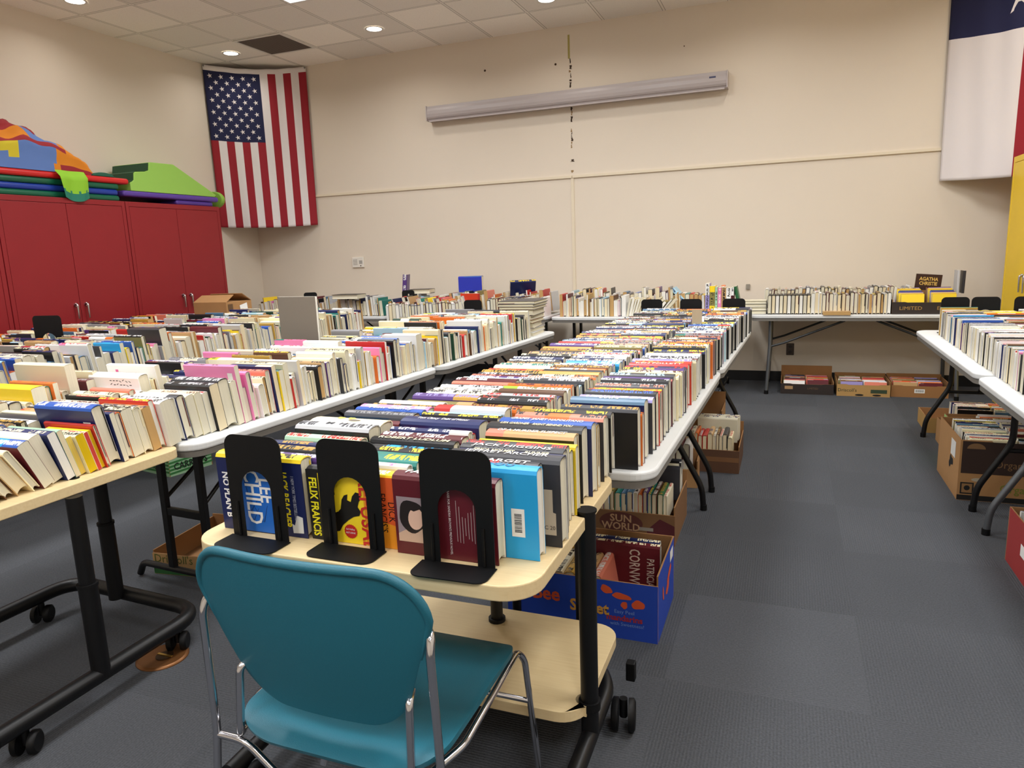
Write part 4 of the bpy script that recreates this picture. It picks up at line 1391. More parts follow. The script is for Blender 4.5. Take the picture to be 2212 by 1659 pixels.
def mesh_from(name, v, f, mats, mi, cols, inks, uvs):
    me = bpy.data.meshes.new(name)
    me.from_pydata(v, [], f)
    for m in mats:
        me.materials.append(m)
    if mi is not None:
        me.polygons.foreach_set('material_index', mi)
    a = me.attributes.new('col', 'FLOAT_COLOR', 'CORNER')
    k = me.attributes.new('ink', 'FLOAT_COLOR', 'CORNER')
    ca, ka = [], []
    for q, c, i in zip(f, cols, inks):
        ca += list(c + (1.0,)) * len(q)
        ka += list(i) * len(q)
    a.data.foreach_set('color', ca)
    k.data.foreach_set('color', ka)
    uv = me.uv_layers.new(name='uv')
    uv.data.foreach_set('uv', [x for p in uvs for x in p])
    me.update()
    return me

def jit(c, r, k=0.12):
    f = 1 + r.uniform(-k, k)
    return tuple(min(1.0, max(0.0, v * f)) for v in c)

def mk(r, cname, h, t, w, hard=True, ink=None, page='ivory', two=None, words=None, board=None, **kw):
    c = jit(lin(PAL[cname]), r) if not kw.get('exact') else lin(PAL[cname])
    if ink is None:
        ink = r.choice(['white', 'white', 'cream', 'gold', 'yellow', 'silver']) if sum(PAL[cname]) < 380 else r.choice(['black', 'navy', 'red', 'charcoal', 'maroon'])
    b = dict(cname=cname, h=h, t=t, w=w, hard=hard, ink=lin(PAL[ink]), iname=ink, seed=r.uniform(0.05, 1.0), words=(r.random() < 0.8) if words is None else words,
             c1=c, c2=c, c3=c, s1=r.uniform(0.2, 0.4), s2=r.uniform(0.6, 0.82), cb=c, cb2=c, flap=0.0, cflap=c, cin=lin(PGC['white']), page=jit(lin(PGC[page]), r, 0.07), pname=page)
    if board:
        b['cb'] = b['cb2'] = jit(lin(PAL[board]), r)
    if two:
        c2 = lin(PAL[two])
        k = r.random()
        if k < 0.4:
            b['c1'] = c2
        elif k < 0.8:
            b['c3'] = c2
        else:
            b['c2'] = c2
        b['two'] = two
    if hard and r.random() < 0.45:
        b['flap'] = r.uniform(0.15, 0.6)
        b['cflap'] = r.choice([c, lin(PAL['white']), lin(PAL['black']), lin(PAL['maroon'])])
    b.update({k: v for k, v in kw.items() if k != 'exact'})
    return b

def place(b, row, idx, mtx):
    b['row'], b['idx'], b['mtx'] = row, idx, mtx
    BOOKS.append(b)
    return b

ROWS = {}
KEEP_CLEAR = [(-2.84, -2.50, 3.37, 3.47), (-2.16, -1.74, 5.08, 5.60)]      # where a single tall book and a flat stack stand
def lay(key, phrase, ref, start, th, length, gen, seed, side=1, lean=lambda s: 0.0, zb=ZB, specials=None, jx=0.008, gap=0.0012, line=None, anchor=None, tk=1.0):
    """a row of books standing on their fore-edges; side=+1 puts their local +x ends on the start line.
    anchor=(index, s): shifts the row so that this book stands at that distance"""
    r = random.Random(seed)
    d = Vector((math.sin(th), math.cos(th)))
    X = Vector((math.cos(th), -math.sin(th)))
    s, i, prev = 0.0, 0, None
    specials = specials or {}
    ROWS[key] = dict(phrase=phrase, ref=ref, n=0)
    out = []
    lim = length + (2.0 if anchor else 0.0)
    while s < lim:
        b = gen(r, i, s)
        if i in specials:
            sp = dict(specials[i])
            base = sp.pop('c', None)
            if base:
                b = mk(r, base, sp.pop('h', b['h']), sp.pop('t', b['t']), sp.pop('w', b['w']), sp.pop('hard', b['hard']), **sp)
            else:
                b.update(sp)
        b['t'] *= tk
        a = math.radians(b.pop('lean', lean(s)))
        ca = math.cos(a)
        if prev is not None and a > prev:
            s += b['w'] * (math.tan(a) - math.tan(prev))
        off = b.get('dx', 0.0) + r.uniform(-jx, jx)
        out.append((b, i, s, a, off))
        s += b['t'] / ca + gap
        prev = a
        i += 1
    sh = 0.0
    if anchor:
        sh = anchor[1] - [o[2] for o in out if o[1] == anchor[0]][0]
    for b, i, s, a, off in out:
        s += sh
        if s > length:
            break
        q = Vector(start) + d * (s + b['t'] * 0.5 / math.cos(a)) - X * (side * (b['h'] / 2) + off)
        if line:
            q.x += line(s)
        if th == 0.0 and any(x0 < q.x < x1 and y0 - b['t'] / 2 < q.y < y1 + b['t'] / 2 for x0, x1, y0, y1 in KEEP_CLEAR):
            continue
        lift = b['t'] / 2 * abs(math.sin(a)) + 0.0004
        m = Matrix.Translation((q.x, q.y, zb + lift)) @ Matrix.Rotation(-th, 4, 'Z') @ Matrix.Rotation(a, 4, 'X')
        place(b, key, i, m)
        ROWS[key]['n'] = i + 1
    return s

DARK = ['black'] * 6 + ['charcoal'] * 3 + ['navy'] * 4 + ['maroon', 'red', 'red', 'grey', 'grey', 'silver', 'white', 'white', 'white', 'cream', 'cream', 'orange', 'salmon', 'gold', 'blue', 'pale blue', 'steel blue', 'purple', 'brown', 'tan', 'yellow', 'teal', 'olive', 'silver']
LITE = ['white'] * 6 + ['ivory'] * 4 + ['cream'] * 4 + ['pale blue', 'pink', 'yellow', 'tan', 'silver', 'grey', 'black', 'black', 'black', 'charcoal', 'navy', 'navy', 'maroon', 'red', 'brown', 'dark green', 'blue', 'orange', 'teal', 'purple', 'steel blue', 'gold']
def gen_mystery(r, i, s):
    c = r.choice(DARK)
    return mk(r, c, r.uniform(0.232, 0.247), r.choice([0.026, 0.03, 0.033, 0.036, 0.04, 0.044]), r.uniform(0.172, 0.19), True, page=r.choice(['white', 'ivory', 'ivory', 'grey']),
              two=r.choice(DARK) if r.random() < 0.35 else None, board=('black' if r.random() < 0.5 and c not in ('white', 'cream') else None), words=r.random() < 0.9)
def gen_second(r, i, s):
    c = r.choice(LITE)
    hard = r.random() < 0.6
    return mk(r, c, r.uniform(0.205, 0.252), r.choice([0.014, 0.018, 0.022, 0.026, 0.03, 0.036, 0.042]), r.choice([0.145, 0.155, 0.165, 0.172, 0.178, 0.185, 0.21]), hard,
              page=r.choice(['white', 'ivory', 'cream', 'ivory', 'ivory', 'tan' if r.random() < 0.4 else 'cream']), two=r.choice(LITE) if r.random() < 0.3 else None, words=r.random() < 0.6)
def gen_far(r, i, s):
    c = r.choice(LITE + DARK)
    return mk(r, c, r.uniform(0.19, 0.25), r.choice([0.014, 0.018, 0.024, 0.03, 0.04]), r.choice([0.14, 0.155, 0.17, 0.18, 0.2, 0.22]), r.random() < 0.5, page=r.choice(['white', 'ivory', 'cream', 'tan']),
              two=r.choice(LITE) if r.random() < 0.3 else None)
def gen_pb(r, i, s):
    c = r.choice(LITE + DARK)
    return mk(r, c, r.uniform(0.195, 0.215), r.choice([0.010, 0.013, 0.016, 0.02, 0.024, 0.028]), r.uniform(0.150, 0.172), False, page=r.choice(['white', 'ivory', 'white', 'cream', 'ivory']),
              two=r.choice(LITE + DARK) if r.random() < 0.4 else None, board=('white' if r.random() < 0.3 else None))
def gen_small(r, i, s):
    c = r.choice(['purple', 'navy', 'orange', 'cream', 'gold', 'red', 'teal', 'tan', 'steel blue', 'charcoal', 'white', 'ivory', 'green', 'olive', 'brown', 'maroon'])
    return mk(r, c, r.uniform(0.17, 0.20), r.choice([0.018, 0.022, 0.026, 0.03]), r.uniform(0.12, 0.14), True, page='cream')
def gen_mag(r, i, s):
    c = r.choice(['pink', 'white', 'orange', 'salmon', 'cream', 'maroon', 'lavender', 'tan', 'red', 'black', 'olive'])
    return mk(r, c, r.uniform(0.17, 0.19), r.choice([0.012, 0.016, 0.02, 0.026]), r.uniform(0.105, 0.118), False, page='cream', two=r.choice(LITE))

def gen_le(r, i, s):
    return mk(r, ('yellow', 'gold', 'yellow', 'lavender', 'maroon', 'blue', 'navy')[(i + int(s * 0)) % 7], r.uniform(0.17, 0.19), r.choice([0.016, 0.02, 0.026]), 0.115 + 0.004 * i, False, page='cream')
def W(s):
    return dict(words=False, title=s)
# ---- the middle line: three rows, from the bookends on the rolling table to the far end
sA = {0: dict(c='yellow', h=0.252, dx=0.004, t=0.036, w=0.198, ink='black', exact=1, art='A', board='navy', label='navy and blue hardcover with large white and yellow lettering behind the bookend', two=None),
 1: dict(c='purple', ink='white', t=0.026, w=0.19), 2: dict(c='black', ink='gold', t=0.036, w=0.195), 3: dict(c='lavender', ink='navy', two='pale blue', t=0.032), 4: dict(c='navy', ink='gold', t=0.022),
 5: dict(c='black', ink='orange', t=0.026), 6: dict(c='pale green', ink='red', two='cream', t=0.034), 7: dict(c='silver', ink='charcoal', t=0.050, w=0.205, board='black', title='M  H', tcol='charcoal'),
 8: dict(c='cream', ink='tan', t=0.058, w=0.200, words=False, spot=1), 9: dict(c='maroon', ink='white', t=0.036, **W('Tom Clancy')), 10: dict(c='cyan', t=0.040, ink='white', two='white'),
 11: dict(c='charcoal', t=0.040, ink='grey'), 12: dict(c='blue', ink='white', t=0.030, **W('Tom Clancy')), 13: dict(c='pink', t=0.044, ink='white'), 14: dict(c='black', t=0.030),
 15: dict(c='white', ink='grey'), 16: dict(c='olive', ink='white', two='tan'), 17: dict(c='purple', t=0.046, two='gold', ink='lavender'), 18: dict(c='cream', ink='olive'), 19: dict(c='ivory', ink='charcoal', t=0.044), 20: dict(c='ivory', ink='grey'),
 21: dict(c='white', ink='charcoal'), 22: dict(c='black', t=0.03), 23: dict(c='salmon', ink='white'), 24: dict(c='maroon', ink='white'), 25: dict(c='white', ink='pale blue', t=0.042), 26: dict(c='purple', ink='white'), 27: dict(c='maroon', ink='salmon'),
 28: dict(c='charcoal', ink='silver', t=0.044), 29: dict(c='gold', ink='black'), 30: dict(c='red', ink='gold'), 31: dict(c='cream', ink='tan', t=0.044), 32: dict(c='ivory', ink='teal', t=0.044)}
sB = {0: dict(c='black', h=0.245, t=0.030, w=0.178, exact=1, art='B', ink='white', board='yellow', c3=lin(PAL['yellow']), label='yellow and orange hardcover with black rider picture behind the middle bookend'),
 1: dict(c='white', ink='pink', t=0.022), 2: dict(c='teal', ink='yellow', two='pale green', t=0.050, w=0.19), 3: dict(c='teal', ink='white', t=0.030, **W('ARCHER')), 4: dict(c='black', ink='yellow', t=0.036),
 5: dict(c='cyan', ink='black', t=0.034, two='black'), 6: dict(c='black', ink='cream', t=0.032, **W('ROBERT LUDLUM')), 7: dict(c='maroon', ink='white', t=0.040), 8: dict(c='navy', ink='white', two='white', t=0.026), 9: dict(c='red', two='white', t=0.024),
 10: dict(c='navy', t=0.056, ink='white', w=0.195, **W('Tom Clancy  Debt of Honor')), 11: dict(c='salmon', t=0.042, ink='white', words=False), 12: dict(c='black', ink='yellow', t=0.026), 13: dict(c='pale blue', t=0.036, ink='grey'),
 14: dict(c='silver', two='red', t=0.050, ink='red', words=False, w=0.188), 15: dict(c='orange', t=0.03), 16: dict(c='gold', t=0.034), 17: dict(c='black', ink='silver'), 18: dict(c='scarlet', two='black', ink='black', t=0.036), 19: dict(c='silver', ink='red', t=0.026),
 20: dict(c='navy', t=0.046, ink='grey'), 21: dict(c='brown', ink='cream', t=0.036), 22: dict(c='white', two='lime', ink='olive', t=0.034), 23: dict(c='orange', t=0.022), 24: dict(c='black', ink='white', t=0.03, **W('CARRIE  FAMILY HISTORY')), 25: dict(c='pale blue', t=0.024),
 26: dict(c='charcoal', t=0.034), 27: dict(c='white', ink='salmon', t=0.04), 28: dict(c='maroon', ink='white', two='white', t=0.04), 29: dict(c='cream', two='orange', t=0.036), 30: dict(c='gold', ink='red', t=0.04), 31: dict(c='black', ink='yellow', t=0.034),
 32: dict(c='white', ink='orange', two='orange', t=0.036), 33: dict(c='brown', t=0.03), 34: dict(c='white', t=0.04, ink='charcoal'), 35: dict(c='purple', two='white', ink='white', t=0.034), 36: dict(c='cyan', t=0.046, ink='white')}
sC = {0: dict(c='maroon', h=0.245, t=0.036, w=0.186, dx=0.066, exact=1, art='C', ink='yellow', words=False, title='FAT TUESDAY', tcol='white', label='worn maroon hardcover with a portrait photo behind the bookend'),
 1: dict(c='cyan', h=0.252, t=0.034, w=0.205, exact=1, dx=-0.012, art='D', words=False, title='FOR YOU', tcol='steel blue', flap=0.0, page='white', label='bright cyan book with a white barcode on its lower corner'),
 2: dict(c='charcoal', t=0.030, w=0.200, ink='white', two='red', **W('THE TARGET'), label='dark hardcover with red title strip right behind the cyan book'),
 3: dict(c='charcoal', t=0.040, w=0.205, h=0.270, dx=-0.03, ink='silver', art='E', **W('JEFFREY ARCHER'), tcol='silver', label='grey library hardcover with a tan date pocket on the cover'),
 4: dict(c='navy', t=0.030, w=0.195, h=0.262, dx=-0.02, **W('ERICA HOLMES      RUNNER'), tcol='cream'), 5: dict(c='charcoal', t=0.032, w=0.196, h=0.262, dx=-0.012, **W('JACK HIGGINS'), tcol='white'), 6: dict(c='charcoal', ink='red', t=0.03, w=0.195, h=0.258),
 7: dict(c='black', ink='yellow', t=0.026), 8: dict(c='yellow', ink='gold', t=0.026, h=0.262, page='ivory'), 9: dict(c='tan', t=0.040, two='salmon', board='black', w=0.195, **W('OF A MURDER SUSPECT')),
 10: dict(c='black', t=0.046, w=0.200, h=0.265, **W('LISA GARDNER   RIGHT BEHIND YOU')), 11: dict(c='blue', t=0.042, w=0.20, board='navy', h=0.262, **W('GRAPES  JANET NAPOLITANO')), 12: dict(c='gold', board='gold', t=0.026, ink='black'),
 13: dict(c='navy', t=0.034, barcode=1, h=0.26), 14: dict(c='salmon', two='orange', t=0.04, board='charcoal', h=0.264), 15: dict(c='black', t=0.026, h=0.25), 16: dict(c='black', t=0.036, barcode=1),
 17: dict(c='charcoal', t=0.036, board='black'), 18: dict(c='orange', t=0.022, board='orange', w=0.165), 19: dict(c='steel blue', t=0.046, w=0.195, board='navy', barcode=1, title='WIN', tcol='white', words=False), 20: dict(c='grey', two='salmon', t=0.034, board='black'), 21: dict(c='lavender', ink='white', t=0.04, board='charcoal'),
 22: dict(c='black', ink='blue', t=0.04, w=0.19), 23: dict(c='scarlet', t=0.034, ink='yellow', board='scarlet', **W('JANET EVANOVICH'), tcol='yellow'), 24: dict(c='orange', t=0.022, ink='yellow'), 25: dict(c='charcoal', t=0.04, ink='salmon'), 26: dict(c='silver', ink='charcoal', t=0.044, board='grey'), 27: dict(c='black', t=0.034),
 28: dict(c='purple', board='purple', t=0.034), 29: dict(c='maroon', t=0.03, ink='salmon'), 30: dict(c='charcoal', ink='pale blue', t=0.042), 31: dict(c='cream', ink='tan', t=0.044), 32: dict(c='cream', ink='brown', t=0.03), 33: dict(c='purple', two='black', t=0.034), 34: dict(c='charcoal', t=0.034), 35: dict(c='navy', ink='red', t=0.036),
 36: dict(c='red', t=0.044, board='red', ink='white', **W('KEN FOLLETT')), 37: dict(c='scarlet', t=0.03), 38: dict(c='lavender', ink='white'), 39: dict(c='cream', ink='navy'), 42: dict(c='silver', t=0.05, ink='white')}
lm = lambda s: 1.5 + max(0.0, min(6.0, (s - 0.55) * 5.0))
G3 = 0.2455
line_m = lambda s: 0.064 * s - (0.0 if s > 0.7 else 0.0)
ref_b = 'from the front bookends'
def lmid(base, slope):
    return lambda s: base * s if s < 0.70 else base * 0.70 + 0.070 + (slope - 0.006) * (s - 0.70)
lay('A', 'cabinet-side row of middle line', ref_b, (-1.035, 1.300), 0.0, 4.22, gen_mystery, 11, 1, lm, specials=sA, line=lmid(0.03, 0.062), tk=1.22)
lay('B', 'central row of middle line', ref_b, (-0.785, 1.306), 0.0, 4.22, gen_mystery, 12, 1, lm, specials=sB, line=lmid(0.03, 0.058), tk=1.22)
lay('C', 'aisle row of middle line', ref_b, (-0.488, 1.292), 0.0, 4.24, gen_mystery, 13, 1, lm, specials=sC, line=lmid(0.03, 0.050), tk=1.22)

# ---- second line: beige wheeled table and the two white tables behind it
s2a = {14: dict(c='blue', h=0.265, t=0.046, w=0.210, board='navy', ink='white', exact=1, barcode=1, label='tall thick dark blue hardcover with barcode on the beige wheeled table', lean=12),
 13: dict(c='red', h=0.225, t=0.014, w=0.155, board='red', words=False, lean=13.5, label='thin plain red book leaning on the tall blue hardcover'),
 12: dict(c='yellow', h=0.19, t=0.017, w=0.138, hard=False, pagecol=(214, 180, 24), lean=14, label='yellow-edged paperback standing next to the thin red book'), 11: dict(c='cream', h=0.19, t=0.015, w=0.138, hard=False, pagecol=(196, 66, 60), lean=14, label='red-edged paperback between two yellow-edged ones'),
 10: dict(c='cream', h=0.19, t=0.03, w=0.136, hard=False, pagecol=(212, 178, 20), lean=14, label='thick yellow-edged paperback beside a red-edged one'), 9: dict(c='cream', h=0.19, t=0.022, w=0.134, hard=False, pagecol=(226, 196, 96), lean=14.5),
 8: dict(c='pale green', h=0.23, t=0.018, w=0.165, hard=False, lean=15, page='cream'), 7: dict(c='navy', h=0.235, t=0.028, w=0.165, lean=16, words=True, page='white', board='navy'), 6: dict(c='ivory', h=0.23, t=0.036, w=0.165, hard=False, lean=19, two='pale blue', ink='grey'),
 5: dict(c='cyan', h=0.225, t=0.038, w=0.16, hard=False, lean=23, two='blue', board='maroon', ink='white'), 4: dict(c='cream', h=0.21, t=0.022, w=0.155, lean=29, ink='brown'), 3: dict(c='tan', h=0.2, t=0.04, w=0.15, lean=31, page='cream'), 2: dict(c='brown', h=0.2, t=0.025, w=0.15, lean=31),
 1: dict(c='ivory', t=0.036, lean=32, w=0.15), 0: dict(c='lavender', t=0.036, lean=33, w=0.145),
 15: dict(c='navy', lean=11, t=0.02, page='ivory'), 16: dict(c='orange', lean=11, t=0.026, w=0.172), 17: dict(c='black', lean=11, two='cream', t=0.045, w=0.175, barcode=1), 18: dict(c='cream', t=0.034, lean=11), 19: dict(c='tan', t=0.034, lean=11, page='tan'), 20: dict(c='red', t=0.024, lean=11, page='white', board='scarlet'), 21: dict(c='white', t=0.05, hard=False, lean=10, w=0.172),
 22: dict(c='white', t=0.034, lean=10, w=0.172), 23: dict(c='white', two='charcoal', t=0.038, w=0.175, lean=10, board='navy'), 24: dict(c='ivory', t=0.036, hard=False, lean=10, w=0.168), 25: dict(c='cream', t=0.034, lean=10, hard=False, w=0.17), 26: dict(c='white', t=0.028, hard=False, lean=9, w=0.165),
 27: dict(c='black', t=0.046, lean=9, w=0.19, page='cream', board='black'), 28: dict(c='charcoal', t=0.056, w=0.20, lean=9, ink='white', board='black'), 29: dict(c='ivory', t=0.03, lean=9, w=0.185, hard=False),
 30: dict(c='pink', h=0.265, t=0.024, w=0.245, hard=False, exact=1, barcode=2, lean=8, label='tall pink paperback with a white sticker on the joined white table'),
 38: dict(c='yellow', two='teal', h=0.25, t=0.03, w=0.185, hard=False, lean=7), 39: dict(c='cream', h=0.26, t=0.03, w=0.21, lean=7, hard=False), 36: dict(c='salmon', t=0.03, w=0.195, lean=7)}
lean2 = lambda s: max(4.0, 14 - 6.5 * max(0, s - 0.3))
line2 = lambda s: 0.0 if s < 0.75 else 0.088 * (s - 0.75)
ROWP = 'of beige-and-white line'
lay('D', 'aisle row ' + ROWP, 'behind the tall blue hardcover', (-2.085, 1.26), 0.0, 4.10, gen_second, 21, 1, lean2, specials=s2a, line=line2, jx=0.012, anchor=(14, 0.37))
lay('D0', 'front leaning row of the beige wheeled table', 'from its front end', (-2.10, 0.76), 0.0, 0.36, gen_second, 20, 1, lambda s: 33.0, jx=0.012)
s2b = {i: dict(c=('brown', 'tan', 'black', 'white', 'charcoal', 'ivory')[i % 6], w=0.150 + 0.006 * (i % 3), h=0.24) for i in range(8, 19)}
s2b.update({0: dict(c='ivory'), 24: dict(c='white', t=0.05, w=0.232, h=0.27, ink='black', words=False, dash=1, board='white', label='white hardcover with black dashed pattern, taller than the books before it'),
 26: dict(c='white', t=0.024, w=0.262, h=0.262, hard=False, words=False, label='large white paperback with a small brown shell picture on its cover', shell=1), 22: dict(c='salmon', t=0.03), 20: dict(c='cream', t=0.04), 31: dict(c='yellow', t=0.02), 33: dict(c='navy', t=0.03)})
lay('E', 'second row ' + ROWP, 'behind the white dash-patterned hardcover', (-2.345, 1.00), 0.0, 4.3, gen_second, 22, 1, lambda s: max(2, 9 - 1.5 * s), specials=s2b, line=lambda s: line2(s - 0.26), jx=0.012, anchor=(24, 1.04))
s2c = {19: dict(c='yellow', h=0.28, t=0.055, w=0.222, dx=-0.02, exact=1, art='U', ink='red', board='yellow', label='thick yellow hardcover with big red letters on the beige wheeled table'), 20: dict(c='teal', t=0.03, w=0.215, h=0.25), 21: dict(c='orange', t=0.022, w=0.225, h=0.24, hard=False),
 24: dict(c='ivory', h=0.29, t=0.04, w=0.285, words=False, board='ivory', exact=1, label='tall plain cream hardcover rising behind the yellow book', page='ivory'), 27: dict(c='cream', h=0.28, t=0.02, w=0.24, hard=False), 26: dict(c='maroon', h=0.27, t=0.04, w=0.21),
 16: dict(c='brown', t=0.05), 14: dict(c='white', t=0.03), 12: dict(c='black', t=0.04), 17: dict(c='charcoal', t=0.046, w=0.18)}
lay('F', 'third row ' + ROWP, 'behind the thick yellow hardcover', (-2.605, 1.00), 0.0, 4.2, gen_second, 23, 1, lambda s: max(1, 6 - 1.0 * s), specials=s2c, line=lambda s: line2(s - 0.26), jx=0.012, anchor=(19, 0.77))

# ---- lines by the red cabinets
for k, (x0, sd, nm) in enumerate(((-3.645, 31, 'aisle row of the third line'), (-3.90, 32, 'second row of the third line'), (-4.15, 33, 'third row of the third line'))):
    spg = {44: dict(c='charcoal', t=0.055, w=0.262, h=0.27, words=False), 46: dict(c='orange', t=0.03, w=0.23, two='purple'), 20: dict(c='navy', t=0.03, w=0.22, board='black'), 27: dict(c='white', t=0.03, w=0.235, two='pink'), 33: dict(c='cyan', t=0.026, w=0.21, board='cyan'), 36: dict(c='blue', t=0.02, w=0.21, board='blue'), 39: dict(c='black', t=0.03, w=0.235, board='olive'), 15: dict(c='ivory', w=0.22, t=0.05), 60: dict(c='maroon', t=0.04, w=0.22, ink='orange')} if k == 0 else None
    lay('G%d' % k, nm, 'from its front end', (x0, 2.03), 0.0, 3.5, gen_second if k == 0 else gen_far, sd, 1, lambda s: 9 - 1.2 * s, jx=0.015, line=lambda s: 0.014 * s, specials=spg)
for k, (x0, sd, nm) in enumerate(((-4.56, 34, 'front row of the line before the red cabinets'), (-4.81, 35, 'middle row of the line before the red cabinets'), (-5.05, 36, 'cabinet-side row of the line before the red cabinets'))):
    lay('H%d' % k, nm, 'from its front end', (x0, 2.3 if k else 2.4), 0.0, 2.6 if k == 2 else (0.85 if k == 0 else 2.5), gen_far, sd, 1, lambda s: 7, jx=0.02)
lay('H3', 'short row before the red cabinets', 'from the bookend', (-4.56, 3.40), 0.0, 1.9, gen_far, 37, 1, lambda s: 6, jx=0.02)

# ---- tables in front of the yellow cabinet
sR = {0: dict(c='teal', h=0.21, t=0.02, w=0.185, hard=False, board='gold'), 12: dict(c='black', t=0.022, board='black', w=0.17, hard=False), 20: dict(c='cyan', t=0.02, w=0.17, hard=False)}
for k, (x0, sd, nm) in enumerate(((0.935, 41, 'aisle row before the yellow cabinet'), (1.165, 42, 'second row before the yellow cabinet'), (1.395, 43, 'third row before the yellow cabinet'))):
    lay('R%d' % k, nm, 'from its far end' if k == 0 else 'from the bookend', (x0 + 0.0, 5.42), PI, 3.1, gen_pb, sd, 1, lambda s: 0.5, specials=sR if k == 0 else None, jx=0.006, line=(lambda s: 0.03 - 0.022 * s) if k == 0 else None)

# ---- wall tables: rows run along the wall, page ends toward the room
def gen_wall_cream(r, i, s):
    return mk(r, r.choice(['black', 'charcoal', 'brown', 'ivory', 'white', 'maroon', 'grey', 'navy']), r.uniform(0.19, 0.22), r.choice([0.024, 0.03, 0.034]), r.uniform(0.17, 0.20), True, page=r.choice(['cream', 'ivory', 'ivory', 'tan' if r.random() < 0.4 else 'white']))
sW = {i: dict(c='black', h=0.22, t=0.032, w=0.175, board='black', page=('ivory', 'cream', 'white')[i % 3], words=False) for i in range(11)}
lay('W1', 'front row along the wall, by the braced legs', 'from the flat stack', (0.0 - 0.155, 6.885), PI / 2, 1.0, gen_wall_cream, 51, 1, lambda s: 0.0, specials=sW, jx=0.006)
lay('W2', 'back row along the wall, by the braced legs', 'from its end by the seam', (-0.20, 7.16), PI / 2, 1.25, gen_wall_cream, 52, 1, lambda s: -4.0, jx=0.01, zb=ZB + 0.03)
lay('W3', 'front row of the seam-side wall table', 'from its front-stack end', (-2.08, 6.70), PI / 2 - 0.03, 0.62, gen_far, 53, 1, lambda s: 0.0, jx=0.01)
lay('W3b', 'leaning row of the seam-side wall table', 'from its upright neighbours', (-1.42, 6.69), PI / 2 - 0.03, 0.34, lambda r, i, s: mk(r, r.choice(['ivory', 'white', 'olive', 'cream', 'tan']), r.uniform(0.19, 0.23), r.choice([0.014, 0.02, 0.026]), r.uniform(0.15, 0.2), False, page=r.choice(['white', 'ivory', 'cream'])), 54, 1, lambda s: -10.0 - 100 * s, jx=0.01)
lay('W4', 'back row of the seam-side wall table', 'from its cabinet end', (-2.05, 6.97), PI / 2 - 0.03, 1.50, gen_far, 55, 1, lambda s: 2.0, jx=0.01, zb=ZB + 0.035)
lay('W5', 'front row below the blue box', 'from its cabinet end', (-3.98, 6.70), PI / 2, 0.98, gen_far, 56, 1, lambda s: 16.0, jx=0.01)
lay('W6', 'upright row beside the red book', 'from the red book', (-2.86, 6.70), PI / 2, 0.60, gen_wall_cream, 57, 1, lambda s: 1.0, jx=0.01)
lay('W7', 'back row below the blue box', 'from its cabinet end', (-4.0, 6.97), PI / 2, 1.75, gen_far, 58, 1, lambda s: 5.0, jx=0.01, zb=ZB + 0.03)
lay('W8', 'front row of the cabinet-end wall table', 'from the cabinet end', (-5.86, 6.80), PI / 2, 1.7, gen_far, 59, 1, lambda s: 4.0, jx=0.01)
lay('W9', 'cream row behind the grey board', 'from its end by the board', (-3.62, 5.98), PI / 2 - 0.5, 0.72, gen_wall_cream, 60, 1, lambda s: 1.0, jx=0.01)

# ---- rows inside the cartons
def inbox(key, phrase, x0, x1, yf, zb, gen, seed, lean=0.0):
    lay(key, phrase, 'from its table-side end', (x0, yf), PI / 2, x1 - x0 - 0.04, gen, seed, 1, lambda s: lean, zb=zb, jx=0.004)
inbox('K1', 'front row of torn fruit carton', -1.01, -0.46, 3.19, 0.115, gen_small, 61)
lay('K1b', 'back row of the torn fruit carton', 'from the front', (-0.47, 3.42), 0.0, 0.13, lambda r, i, s: mk(r, ('charcoal', 'ivory', 'black')[i % 3], 0.27, 0.04, 0.17, True, page='ivory', ink='white'), 62, 1, lambda s: 0, zb=0.14)
inbox('K2', 'front row of dark carton', -0.74, -0.25, 4.39, 0.10, gen_small, 63)
lay('K2b', 'back row of dark carton', 'from the front', (-0.26, 4.64), 0.0, 0.12, lambda r, i, s: mk(r, 'ivory', 0.25, 0.03, 0.16, True, page='cream'), 64, 1, lambda s: 0, zb=0.12)
inbox('K3', 'row in the carton by the leg', -0.90, -0.46, 4.04, 0.06, lambda r, i, s: mk(r, r.choice(['maroon', 'brown', 'black', 'white']), 0.14, 0.04, 0.20, True, page='ivory'), 65)
inbox('K4', 'row in the carton with raised panel', -0.83, -0.56, 5.07, 0.02, lambda r, i, s: mk(r, ('charcoal', 'maroon', 'salmon', 'charcoal', 'lime')[i % 5], 0.18, 0.034, 0.20, True, page='ivory'), 66)
lay('K5', 'standing row in the blue citrus carton', 'from its table-side end', (-0.93, 2.345), PI / 2, 0.34, lambda r, i, s: mk(r, ('salmon', 'silver', 'black', 'charcoal', 'black', 'ivory', 'gold', 'black', 'tan')[i % 9], 0.21, (0.03, 0.036, 0.042, 0.03)[i % 4], 0.155, True, page='ivory', ink=('white', 'black', 'silver', 'lavender', 'white', 'black', 'black', 'white', 'brown')[i % 9]), 67, 1, lambda s: 10.0, zb=0.06)
lay('K5b', 'back row in the blue citrus carton', 'from the front', (-0.42, 2.55), 0.0, 0.07, lambda r, i, s: mk(r, ('maroon', 'navy', 'charcoal')[i % 3], 0.26, 0.036, 0.21, True, page='ivory', ink='cream', label=('maroon hardcover with tall pale lettering in the blue citrus carton' if i == 0 else None), art=('G' if i == 0 else None)), 68, 1, lambda s: -3, zb=0.05)
lay('K5c', 'yellow back row in the blue citrus carton', 'from the front', (-0.69, 2.55), 0.0, 0.07, lambda r, i, s: mk(r, ('gold', 'yellow', 'orange')[i % 3], 0.22, 0.03, 0.20, True, page='cream', ink='black'), 69, 1, lambda s: -3, zb=0.05)
